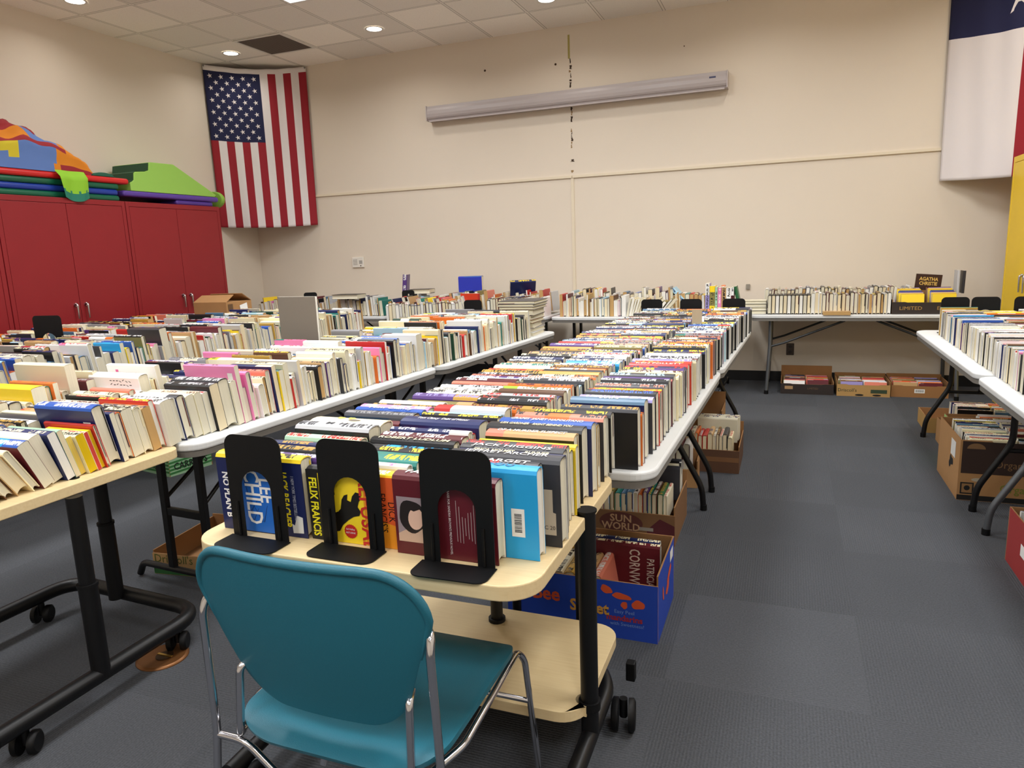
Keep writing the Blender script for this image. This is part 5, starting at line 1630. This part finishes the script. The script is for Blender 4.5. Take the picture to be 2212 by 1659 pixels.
for key, ph, x0, y0, ln, zb, sd in (('M1', 'row of organics carton', 1.58, 4.225, 0.47, 0.17, 71), ('M2', 'row of pale green carton', 1.58, 4.83, 0.28, 0.11, 72), ('M3', 'row of low paperback carton', 1.485, 5.21, 0.24, 0.03, 73), ('M4', 'row of tan basket', 1.60, 5.70, 0.28, 0.01, 74), ('M5', 'row of red and tan carton', 1.38, 3.05, 0.33, 0.09, 75)):
    for k, nm in enumerate(('far', 'inner', 'aisle')):
        xe = x0 - 0.222 * k
        if xe - 0.21 < {'M1': 0.89, 'M2': 0.985, 'M3': 1.005, 'M4': 0.975, 'M5': 0.93}[key]:
            continue
        lay(key + 'abc'[k], nm + ' ' + ph, 'from its front', (xe, y0), 0.0, ln, gen_pb, sd + 10 * k, 1, lambda s: 3.0, zb=zb, jx=0.003)
for key, ph, x0, y0, sd in (('N1', 'row in the black floor tray', 0.0, 6.925, 91), ('N2', 'row in the tan berry tray', 0.475, 6.91, 92), ('N3', 'row in the brown floor tray', 0.915, 6.95, 93)):
    lay(key, 'first half of ' + ph, 'from its front', (x0 + 0.19, y0), 0.0, 0.30, gen_mag, sd, 1, lambda s: -12.0, zb=0.008, jx=0.003)
    lay(key + 'b', 'other half of ' + ph, 'from its front', (x0 + 0.385, y0), 0.0, 0.30, gen_mag, sd + 5, 1, lambda s: -12.0, zb=0.008, jx=0.003)
lay('Q1', 'row in the limited edition carton', 'from its front', (1.10, 6.90), 0.0, 0.26, gen_le, 97, 1, lambda s: -10.0, zb=ZB + 0.05, jx=0.003)
lay('Q2', 'other row in the limited edition carton', 'from its front', (1.34, 6.90), 0.0, 0.26, gen_le, 98, 1, lambda s: -10.0, zb=ZB + 0.05, jx=0.003)

# ---- single books that stand or lie by themselves
ROWS['S'] = dict(phrase='', ref='', n=0)
rS = random.Random(77)
def single(cname, h, t, w, hard, mtx, label, **kw):
    b = mk(rS, cname, h, t, w, hard, **kw)
    b['label'] = label
    return place(b, 'S', len(BOOKS), mtx)
def upright(x, y, z, rz=0.0, tilt=0.0):
    """spine toward the room (-y), height along z; x, y, z: middle of the foot"""
    return Matrix.Translation((x, y, z)) @ Matrix.Rotation(rz, 4, 'Z') @ Matrix.Rotation(tilt, 4, 'Y') 
def stand(h, t, w):
    # local x (height) -> +z, local z (spine) -> -y, local y (thickness) -> -x
    return Matrix(((0, -1, 0, 0), (0, 0, -1, w), (1, 0, 0, h / 2), (0, 0, 0, 1)))
# upright bright spines on the wall table
x = -0.71
for cname, h, t, w, tw, lab in (('lavender', 0.29, 0.036, 0.17, 'white', 'tall lavender book upright with its spine to the room'), ('yellow', 0.265, 0.048, 0.17, 'olive', 'thick yellow book upright beside the tall lavender one'), ('pale green', 0.255, 0.022, 0.17, None, 'thin green book upright beside the thick yellow one'),
                                ('pink', 0.25, 0.032, 0.16, None, 'bright pink book upright among the spines at the wall'), ('tan', 0.25, 0.04, 0.16, None, 'pale orange book upright next to the pink one'), ('white', 0.245, 0.042, 0.16, None, 'white book upright with spine out next to the pale orange one'), ('maroon', 0.25, 0.024, 0.16, 'white', 'thin dark red book upright next to the white spine')):
    single(cname, h, t, w, False, upright(x + t / 2, 6.90, ZB) @ stand(h, t, w), lab, two=tw, ink='black' if cname != 'pink' else 'white')
    x += t + 0.002
single('green', 0.25, 0.03, 0.16, True, upright(x + 0.06, 6.92, ZB + 0.012, 0, -0.22) @ stand(0.25, 0.03, 0.16), 'dark green book leaning at the end of the bright spines', words=False)
single('pale blue', 0.30, 0.035, 0.2, False, upright(-0.83, 7.0, ZB + 0.02, 0, -0.75) @ stand(0.30, 0.035, 0.2), 'pale grey-blue book sloping steeply beside the tall lavender spine')
# flat stacks: thickness vertical
def lying(x, y, z, t, w, rz=0.0):
    # local x -> -x, local z (spine) -> +y after turning, local y (thickness) -> up
    return Matrix.Translation((x, y, z + t / 2 + 0.0005)) @ Matrix.Rotation(rz, 4, 'Z') @ Matrix(((1, 0, 0, 0), (0, 0, 1, -w / 2), (0, -1, 0, 0), (0, 0, 0, 1)))
z = ZB
for i, (cname, t, h, w, rz) in enumerate((('white', 0.03, 0.30, 0.26, 1.60), ('silver', 0.03, 0.30, 0.25, 1.52), ('brown', 0.04, 0.28, 0.24, 1.66), ('tan', 0.024, 0.30, 0.25, 1.57), ('maroon', 0.034, 0.30, 0.25, 1.55), ('charcoal', 0.044, 0.32, 0.27, 1.62), ('brown', 0.022, 0.33, 0.29, 1.58), ('grey', 0.020, 0.34, 0.30, 1.57), ('charcoal', 0.022, 0.34, 0.31, 1.60))):
    lab = ('white book at the bottom of the flat stack on the white table end', 'silver book second from the bottom of the flat stack', 'brown book third from the bottom of the flat stack', 'tan book fourth from the bottom of the flat stack', 'maroon book in the middle of the flat stack', 'dark thick book above the maroon one in the flat stack', 'brown thin book third from the top of the flat stack', 'grey large book second from the top of the flat stack', 'large dark book topmost of the flat stack on the white table')[i]
    single(cname, h, t, w, True, lying(-1.945, 5.28, z, t, w, rz), lab, page='ivory', words=False)
    z += t + 0.001
z = ZB
for i, (t, h) in enumerate(((0.034, 0.20), (0.03, 0.2), (0.03, 0.2), (0.028, 0.2))):
    single(('black', 'ivory', 'charcoal', 'ivory')[i], h, t, 0.16, True, lying(-0.265, 6.99, z, t, 0.16, 0.0 + PI / 2 * 0), ('bottom book of the flat stack at the wall, before the dark row', 'second book of the flat stack at the wall', 'third book of the flat stack at the wall', 'top book of the flat stack at the wall')[i], page='ivory', words=False)
    z += t + 0.001
single('ivory', 0.21, 0.045, 0.14, False, lying(-1.03, 6.72, ZB, 0.045, 0.14), 'cream paperback lying flat in front of the upright wall books', page='cream', words=False)
single('tan', 0.22, 0.03, 0.15, False, lying(0.42, 6.87, ZB, 0.03, 0.14, 0.0), 'tan paperback lying flat before the wall row, near the carton', page='tan', words=False)
# big grey board-like book standing tall among the rows
single('grey', 0.44, 0.022, 0.268, True, Matrix.Translation((-2.665, 3.42, ZB)) @ Matrix(((0, 0, -1, 0.134), (0, 1, 0, 0), (1, 0, 0, 0.22), (0, 0, 0, 1))), 'large plain grey board-like book standing tall above the rows', words=False, exact=1, c1=lin((126, 118, 107)), c2=lin((126, 118, 107)), c3=lin((126, 118, 107)), cb=lin((126, 118, 107)), cb2=lin((126, 118, 107)), two=None, page='white')
# books heaped over the wall rows
single('blue', 0.26, 0.10, 0.17, True, Matrix.Translation((-3.22, 7.12, ZB + 0.235)) @ Matrix.Rotation(0.2, 4, 'Z'), 'blue boxed volume perched on top of the wall row', words=False, c1=lin((38, 52, 176)), cb=lin((38, 52, 176)), two=None)
single('red', 0.24, 0.035, 0.22, True, upright(-2.95, 6.72, ZB, 1.45, 0) @ stand(0.24, 0.035, 0.22), 'bright orange-red book showing its cover at the wall', words=False, c1=lin((210, 62, 36)), cb=lin((210, 62, 36)), cb2=lin((210, 62, 36)))
single('navy', 0.27, 0.045, 0.17, True, Matrix.Translation((-2.62, 7.10, ZB + 0.20)) @ Matrix.Rotation(0.5, 4, 'Z') @ Matrix.Rotation(0.5, 4, 'X'), 'blue-grey book slanting on the wall row past the red cover')
single('purple', 0.22, 0.05, 0.17, True, upright(-4.05, 7.1, ZB + 0.22, 0.3, 0.1) @ stand(0.22, 0.05, 0.17), 'purple book standing highest on the wall heap near a bookend')
single('charcoal', 0.25, 0.05, 0.17, True, lying(-3.82, 7.1, ZB + 0.225, 0.05, 0.17, 0.1), 'dark book lying on the wall heap beside the purple one')
single('brown', 0.215, 0.03, 0.165, False, upright(1.20, 7.28, ZB + 0.17, 0.0, 0.0) @ stand(0.165, 0.03, 0.2) , 'dark brown book with gold lettering standing above the limited edition carton', words=False, art='AC') if False else None
single('brown', 0.205, 0.03, 0.165, False, Matrix.Translation((1.165, 7.24, ZB + 0.155)) @ Matrix.Rotation(0.08, 4, 'Y'), 'dark brown book with gold lettering standing above the limited edition carton', words=False, art='AC', c1=lin((58, 34, 26)), c2=lin((58, 34, 26)), c3=lin((58, 34, 26)), cb=lin((58, 34, 26)), cb2=lin((58, 34, 26)))
single('silver', 0.20, 0.022, 0.14, True, upright(1.40, 7.2, ZB + 0.15, 0, 0) @ stand(0.20, 0.022, 0.14), 'thin grey book upright beside the gold lettered brown one', words=False)
single('charcoal', 0.195, 0.018, 0.14, True, upright(1.44, 7.2, ZB + 0.15, 0, 0.02) @ stand(0.195, 0.018, 0.14), 'thin dark book upright beside the thin grey one', words=False)
single('black', 0.32, 0.05, 0.2, True, lying(-4.55, 6.75, ZB + 0.20, 0.05, 0.2, 0.05), 'black book lying on top of the row right of the grey board', words=False)
single('tan', 0.05, 0.012, 0.05, False, Matrix.Translation((-0.545, 4.60, ZB + 0.16)) @ Matrix.Rotation(0.05, 4, 'X'), 'small upright tan card divider sticking up between middle rows', words=False) if False else None
card = thing('row_divider', 'small upright tan divider card sticking up near the far middle rows', 'divider card', (-0.505, 4.44, ZB))
MB().box(-0.03, 0.03, -0.003, 0.003, 0.0, 0.265).build('card', mat('card_tan', (190, 170, 140), 0.8), card)
# game box and soft white things left of the rows
b0 = single('ivory', 0.30, 0.06, 0.16, False, Matrix.Translation((-4.40, 2.86, ZB + 0.05)) @ Matrix.Rotation(0.15, 4, 'Z') @ Matrix.Rotation(0.2, 4, 'X'), 'white word-game book lying open-faced among small paperbacks by red cabinets', words=False, art='ML')

# ---------------------------------------------------------------- which books show largest: rays from the camera
bpy.context.view_layer.update()
dgv, dgf, own = [], [], []
for o in list(bpy.data.objects):
    if o.type == 'MESH' and o.name.split('.')[0] not in ('floor', 'ceiling', 'wall_back', 'wall_left', 'wall_right', 'wall_front'):
        mw = o.matrix_world
        k = len(dgv)
        dgv += [mw @ v.co for v in o.data.vertices]
        for p in o.data.polygons:
            dgf.append([i + k for i in p.vertices])
            own.append(-1)
for bi, b in enumerate(BOOKS):
    b['geo'] = book_geo(b)
    m = b['mtx']
    for part in b['geo']:
        k = len(dgv)
        dgv += [m @ Vector(p) for p in part[0]]
        for q in part[1]:
            dgf.append([i + k for i in q])
            own.append(bi)
bvh = BVHTree.FromPolygons(dgv, dgf)
hits = [0] * len(BOOKS)
NX, NY = 460, 345
c0 = Vector((0, 0, H_EYE))
for iy in range(NY):
    py = (iy + 0.5) / NY * 1659 - 829.5
    for ix in range(NX):
        px = (ix + 0.5) / NX * 2212 - 1106
        d = fw + r2 * (px / 1526.82) - u2 * (py / 1526.82)
        h = bvh.ray_cast(c0, d.normalized(), 12.0)
        if h[2] is not None and own[h[2]] >= 0:
            hits[own[h[2]]] += 1
order = sorted(range(len(BOOKS)), key=lambda i: (-hits[i], i))
keep = set(i for i in order[:300] if hits[i] > 0)
del bvh, dgv, dgf

LANDMARK = {'D': 14, 'E': 24, 'F': 19}
INKD = {'A': 1}
def book_label(b):
    if b.get('label'):
        return b['label']
    R = ROWS[b['row']]
    k = 'hardcover' if b['hard'] else 'paperback'
    cn = b['cname']
    i = b['idx']
    if b['row'] in LANDMARK:
        L = LANDMARK[b['row']]
        ref = R['ref']
        if i < L:
            ref = ref.replace('behind', 'in front of')
        return '%s %s, %s %s, %s' % (cn, k, ordinal(abs(i - L)), ref, R['phrase'])
    return '%s %s, %s %s, %s' % (cn, k, ordinal(i + 1), R['ref'], R['phrase'])
GROUP = {'A': 'books of the middle line', 'B': 'books of the middle line', 'C': 'books of the middle line', 'D': 'books of the second line', 'E': 'books of the second line', 'F': 'books of the second line', 'R': 'paperbacks before the yellow cabinet', 'G': 'books of the third line', 'H': 'books before the red cabinets', 'W': 'books on the wall tables', 'S': 'books standing or lying apart'}
PRINT = {}
def pm_(rgb, nm=None):
    k = rgb
    if k not in PRINT:
        PRINT[k] = mat('print_%02x%02x%02x' % rgb, rgb, 0.45)
    return PRINT[k]

def barcode(root, b, x, z, hgt, wid):
    """white label with black bars on the board that faces -y"""
    y = -b['t'] / 2 - 0.0006
    MB().add([(x, y, z), (x + wid, y, z), (x + wid, y, z + hgt), (x, y, z + hgt)], [(0, 1, 2, 3)]).build('barcode_label', WHT, root)
    mb = MB()
    rb = random.Random(int(b['seed'] * 1e6))
    zz = z + hgt * 0.16
    while zz < z + hgt * 0.84:
        q = rb.uniform(0.0006, 0.0022)
        mb.add([(x + wid * 0.22, y - 0.0003, zz), (x + wid * 0.78, y - 0.0003, zz), (x + wid * 0.78, y - 0.0003, zz + q), (x + wid * 0.22, y - 0.0003, zz + q)], [(0, 1, 2, 3)])
        zz += q + rb.uniform(0.0006, 0.0018)
    mb.build('barcode', INK, root)

def shape(root, name, poly, m, y):
    return MB().add([(px, y, pz) for px, pz in poly], [tuple(range(len(poly)))]).build(name, m, root)

def art(root, b):
    a = b['art']
    h, t, w = b['h'], b['t'], b['w']
    y = -t / 2 - 0.0006
    def down(name, body, size, x, z, rgb, sx=1.0, bold=0.0):
        text(name, body, size, root, (x, y - 0.0006, z), (0, 0, -1), (1, 0, 0), pm_(rgb), sx, bold)
    X = lambda f: -h / 2 + h * f
    if a == 'A':
        shape(root, 'cover_panel', [(X(0.22), 0.002), (X(0.68), 0.002), (X(0.68), w - 0.012), (X(0.22), w - 0.012)], pm_((24, 104, 200)), y)
        rw = random.Random(3)
        mb = MB()
        for i in range(9):
            x0, z0 = X(rw.uniform(0.26, 0.62)), rw.uniform(0.02, w - 0.04)
            dx_, dz_ = rw.uniform(-0.03, 0.03), rw.uniform(0.02, 0.06)
            if not (X(0.25) < x0 + dx_ < X(0.65)) or z0 + dz_ > w - 0.014:
                continue
            mb.add([(x0, y - 0.0003, z0), (x0 + 0.0022, y - 0.0003, z0), (x0 + dx_ + 0.001, y - 0.0003, z0 + dz_), (x0 + dx_, y - 0.0003, z0 + dz_)], [(0, 1, 2, 3)])
        mb.build('cover_picture', pm_((14, 40, 100)), root)
        down('title_lettering', 'NO PLAN B', 0.026, X(0.095), w * 0.46, (240, 240, 240), 0.88, 0.0008)
        down('title_lettering', 'CHILD', 0.062, X(0.40), w * 0.46, (245, 245, 245), 0.78, 0.0010)
        down('title_lettering', 'LEE', 0.055, X(0.565), w * 0.56, (245, 245, 245), 0.78, 0.0010)
        down('title_lettering', 'JACK REACHER', 0.030, X(0.785), w * 0.47, (246, 226, 30), 0.68, 0.0009)
        down('title_lettering', '1 NEW YORK TIMES BESTSELLING', 0.012, X(0.89), w * 0.50, (200, 205, 225), 0.62)
        shape(root, 'torn_sticker', [(X(0.84), 0.010), (X(0.96), 0.012), (X(0.965), 0.052), (X(0.90), 0.056), (X(0.865), 0.030), (X(0.835), 0.034)], pm_((226, 226, 224)), y - 0.0004)
    elif a == 'B':
        shape(root, 'cover_panel', [(X(0.62), 0.0), (X(1.0), 0.0), (X(1.0), w - 0.008), (X(0.62), w - 0.008)], pm_((236, 150, 34)), y)
        shape(root, 'cover_panel', [(X(0.80), w * 0.36), (X(1.0), w * 0.30), (X(1.0), w - 0.008), (X(0.74), w - 0.008)], pm_((226, 92, 40)), y - 0.0002)
        shape(root, 'cover_panel', [(X(0.0), 0.0), (X(0.13), 0.0), (X(0.13), w - 0.004), (X(0.0), w - 0.004)], pm_((16, 16, 18)), y - 0.0002)
        down('title_lettering', 'FELIX FRANCIS', 0.029, X(0.066), w * 0.46, (238, 226, 30), 0.76, 0.0008)
        horse = [(0.24, 0.36), (0.28, 0.40), (0.33, 0.43), (0.36, 0.47), (0.38, 0.60), (0.41, 0.66), (0.45, 0.68), (0.44, 0.60), (0.48, 0.58), (0.50, 0.66), (0.54, 0.72), (0.58, 0.71), (0.60, 0.64), (0.57, 0.60), (0.55, 0.52), (0.58, 0.46), (0.56, 0.40), (0.50, 0.38), (0.44, 0.33), (0.37, 0.25), (0.33, 0.16), (0.24, 0.13)]
        shape(root, 'cover_picture', [(X(px), w * pz) for px, pz in horse][::-1], pm_((20, 16, 12)), y - 0.0004)
        shape(root, 'cover_picture', [(X(0.25), w * 0.60), (X(0.31), w * 0.66), (X(0.29), w * 0.88), (X(0.26), w * 0.90)], pm_((20, 16, 12)), y - 0.0004)
        shape(root, 'seal', [(X(0.45) + 0.0165 * (1 + 0.07 * (k % 2)) * math.cos(2 * PI * k / 40), w * 0.17 + 0.0165 * (1 + 0.07 * (k % 2)) * math.sin(2 * PI * k / 40)) for k in range(40)], pm_((196, 40, 34)), y - 0.0005)
        text('title_lettering', 'Sid Halley', 0.006, root, (X(0.45), y - 0.0012, w * 0.20), (1, 0, 0), (0, 0, 1), WHT)
        text('title_lettering', 'RETURNS', 0.006, root, (X(0.45), y - 0.0012, w * 0.15), (1, 0, 0), (0, 0, 1), WHT)
        down('title_lettering', 'REFUSAL', 0.052, X(0.645), w * 0.45, (206, 46, 40), 0.9, 0.001)
        down('title_lettering', "FRANCIS'S", 0.026, X(0.82), w * 0.48, (22, 18, 18), 0.8)
        down('title_lettering', 'DICK', 0.026, X(0.915), w * 0.50, (22, 18, 18), 0.8)
    elif a == 'C':
        xa, xb, za, zb_ = X(0.03), X(0.42), 0.030, 0.135
        shape(root, 'portrait_photo', [(xa, za), (xb, za), (xb, zb_), (xa, zb_)], pm_((150, 134, 140)), y)
        shape(root, 'portrait_photo', [(xa, za), (xb, za), (xb, za + 0.022), (xb - 0.03, za + 0.045), (xa + 0.03, za + 0.034), (xa, za + 0.018)], pm_((206, 172, 150)), y - 0.0002)
        shape(root, 'portrait_hair', ell(xa + 0.038, za + 0.060, 0.034, 0.038, 26, 0.2, 0.05, 2), pm_((34, 22, 22)), y - 0.0003)
        shape(root, 'portrait_face', ell(xa + 0.046, za + 0.056, 0.019, 0.026, 22, -0.15), pm_((224, 184, 164)), y - 0.0005)
        shape(root, 'portrait_hair', [(xa + 0.022, za + 0.080), (xa + 0.042, za + 0.073), (xa + 0.064, za + 0.082), (xa + 0.048, za + 0.094), (xa + 0.028, za + 0.092)], pm_((34, 22, 22)), y - 0.0006)
        down('blurb_lettering', "PRAISE FOR SANDRA BROWN'S PREVIOUS NOVEL", 0.0075, X(0.555), w * 0.47, (230, 220, 220), 0.9)
        rl = random.Random(8)
        mb = MB()
        for k in range(9):
            xx = X(0.62 + 0.028 * k)
            za_, zc = rl.uniform(0.04, 0.06), rl.uniform(0.09, 0.14)
            mb.add([(xx, y - 0.0003, za_), (xx + 0.0012, y - 0.0003, za_), (xx + 0.0012, y - 0.0003, zc), (xx, y - 0.0003, zc)], [(0, 1, 2, 3)])
        mb.build('blurb_lines', pm_((180, 160, 160)), root)
    elif a == 'D':
        barcode(root, b, X(0.76), w * 0.25, 0.064, 0.030)
    elif a == 'E':
        shape(root, 'date_pocket', [(X(0.74), 0.028), (X(0.955), 0.028), (X(0.955), 0.080), (X(0.93), 0.082), (X(0.93), 0.135), (X(0.74), 0.135)], pm_((198, 184, 164)), y)
        text('stamp_lettering', 'DEC 20', 0.013, root, (X(0.87), y - 0.0006, 0.045), (1, 0, 0), (0, 0, 1), pm_((60, 56, 56)))
    elif a == 'U':
        down('title_lettering', 'EXP', 0.034, X(0.80), w * 0.55, (206, 56, 40), 0.9, 0.001)
        down('title_lettering', 'U', 0.075, X(0.67), w * 0.50, (206, 56, 40), 0.9, 0.002)
        down('title_lettering', 'FOR', 0.026, X(0.54), w * 0.52, (60, 50, 20), 0.9)
        down('blurb_lettering', 'LIFE AND', 0.014, X(0.07), w * 0.6, (130, 100, 20), 0.9)
    elif a == 'G':
        down('title_lettering', 'CORNWELL', 0.058, X(0.62), w * 0.45, (206, 190, 176), 0.60, 0.0006)
        down('title_lettering', 'PATRICIA', 0.040, X(0.86), w * 0.48, (206, 190, 176), 0.66, 0.0006)
        down('title_lettering', "TRACE", 0.05, X(0.25), w * 0.5, (120, 90, 70), 0.7)
    elif a == 'AC':
        text('title_lettering', 'AGATHA', 0.042, root, (0.0, y - 0.0006, w * 0.74), (1, 0, 0), (0, 0, 1), pm_((222, 184, 96)), 0.85, 0.0012)
        text('title_lettering', 'CHRISTIE', 0.042, root, (0.0, y - 0.0006, w * 0.50), (1, 0, 0), (0, 0, 1), pm_((222, 184, 96)), 0.82, 0.0012)
    elif a == 'ML':
        text('title_lettering', 'MAD  LIBS', 0.04, root, (0.04, y - 0.0006, w * 0.78), (1, 0, 0), (0, 0, 1), INK, 0.9, 0.001)
        for k, c in enumerate(((40, 120, 80), (150, 150, 160), (90, 130, 90))):
            shape(root, 'cover_picture', rect(-0.02 + k * 0.05, 0.015 + k * 0.05, 0.03, 0.07), pm_(c), y)

mv, mf, mmi, mcol, mink, muv = [], [], [], [], [], []
def add_merged(b):
    m = b['mtx']
    (v, f, fc, fi, fuv), (pv, pf, puv) = b['geo']
    k = len(mv)
    mv.extend((m @ Vector(p))[:] for p in v)
    mf.extend(tuple(i + k for i in q) for q in f)
    mmi.extend([0] * len(f)); mcol.extend(fc); mink.extend(fi); muv.extend(fuv)
    k = len(mv)
    mv.extend((m @ Vector(p))[:] for p in pv)
    mf.extend(tuple(i + k for i in q) for q in pf)
    mmi.extend([1] * len(pf)); mcol.extend([b['page']] * len(pf)); mink.extend([(0, 0, 0, 0)] * len(pf)); muv.extend(puv)

for bi, b in enumerate(BOOKS):
    if 'pagecol' in b:
        b['page'] = lin(b['pagecol'])
    if bi not in keep:
        add_merged(b)
        continue
    nm = 'hardcover_book' if b['hard'] else 'paperback_book'
    loc = b['mtx'].to_translation()
    grp = 'books in the cartons' if b['row'][0] in 'KMNQ' else GROUP.get(b['row'][0], 'books')
    root = thing(nm, book_label(b), 'book', loc, 0, grp)
    root.rotation_euler = b['mtx'].to_euler()
    (v, f, fc, fi, fuv), (pv, pf, puv) = b['geo']
    o = bpy.data.objects.new('cover', mesh_from('cover', v, f, [COVER], None, fc, fi, fuv))
    COL.objects.link(o)
    o.parent = root
    o2 = bpy.data.objects.new('page_block', mesh_from('page_block', pv, pf, [PAGES], None, [b['page']] * len(pf), [(0, 0, 0, 0)] * len(pf), puv))
    COL.objects.link(o2)
    o2.parent = root
    if b.get('title'):
        col = PAL[b.get('tcol', b.get('iname') if b.get('iname') in ('white', 'cream', 'yellow', 'gold', 'silver') else 'white')]
        n_ch = len(b['title'])
        size = min(b['t'] * 0.72, 0.026)
        sx = min(1.25, b['h'] * 0.84 / (n_ch * size * 0.60))
        text('spine_lettering', b['title'], size, root, (0, 0, b['w'] + 0.0008), (1, 0, 0), (0, 1, 0), pm_(col), sx, 0.0004)
    if b.get('art'):
        art(root, b)
    if b.get('barcode') == 1:
        barcode(root, b, b['h'] * 0.5 - 0.052, b['w'] * 0.42, 0.070, 0.034)
    if b.get('barcode') == 2:
        shape(root, 'sticker', [(b['h'] * 0.5 - 0.04, 0.15), (b['h'] * 0.5 - 0.015, 0.15), (b['h'] * 0.5 - 0.015, 0.215), (b['h'] * 0.5 - 0.04, 0.215)], WHT, -b['t'] / 2 - 0.0006)
    if b.get('dash'):
        rd = random.Random(2)
        mb = MB()
        for i in range(5):
            for j in range(7):
                x0, z0 = -0.02 + j * 0.017, b['w'] - 0.025 - i * 0.017
                an = rd.choice((0, 0.5, -0.5, 0))
                dx_, dz_ = 0.011 * math.cos(an), 0.011 * math.sin(an)
                yy = -b['t'] / 2 - 0.0006
                mb.add([(x0, yy, z0), (x0 + dx_, yy, z0 + dz_), (x0 + dx_, yy, z0 + dz_ + 0.003), (x0, yy, z0 + 0.003)], [(0, 1, 2, 3)])
        mb.build('cover_pattern', INK, root)
    if b.get('shell'):
        shape(root, 'cover_picture', ell(0.02, b['w'] - 0.045, 0.016, 0.014, 18, 0.5, 0.12, 2), pm_((120, 86, 50)), -b['t'] / 2 - 0.0006)
        shape(root, 'cover_picture', rect(-0.085, -0.07, b['w'] - 0.03, b['w'] - 0.02), pm_((220, 90, 150)), -b['t'] / 2 - 0.0006)
    if b.get('spot'):
        sp = ell(0.02, 0.006, 0.020, 0.008, 18)
        MB().add([(px, py - 0.012, b['w'] + 0.0006 - (py - 0.012) ** 2 * 6) for px, py in sp], [tuple(range(18))]).build('spine_picture', pm_((110, 100, 80)), root)
        for cx_ in (-0.035, 0.0):
            MB().add([(px, py + 0.012, b['w'] + 0.0004) for px, py in ell(cx_, 0, 0.012, 0.008, 14, 0, 0.2)], [tuple(range(14))]).build('spine_picture', pm_((250, 220, 80)), root)
rest = bpy.data.objects.new('books', mesh_from('books', mv, mf, [COVER, PAGES], mmi, mcol, mink, muv))
COL.objects.link(rest)
rest['kind'] = 'stuff'
tag(rest, 'all the smaller and farther books packed on the tables and in cartons', 'books')
print('BOOKS', len(BOOKS), 'kept', len(keep), 'min hits', min(hits[i] for i in keep), 'text', sum(1 for b in BOOKS if b.get('title')))

# lettering becomes plain meshes
bpy.context.view_layer.update()
dg = bpy.context.evaluated_depsgraph_get()
for o in [o for o in bpy.data.objects if o.type == 'FONT']:
    me = bpy.data.meshes.new_from_object(o.evaluated_get(dg))
    nm, pa, ml = o.name, o.parent, o.matrix_local.copy()
    bpy.data.objects.remove(o)
    n = bpy.data.objects.new(nm.split('.')[0], me)
    COL.objects.link(n)
    n.parent = pa
    n.matrix_local = ml
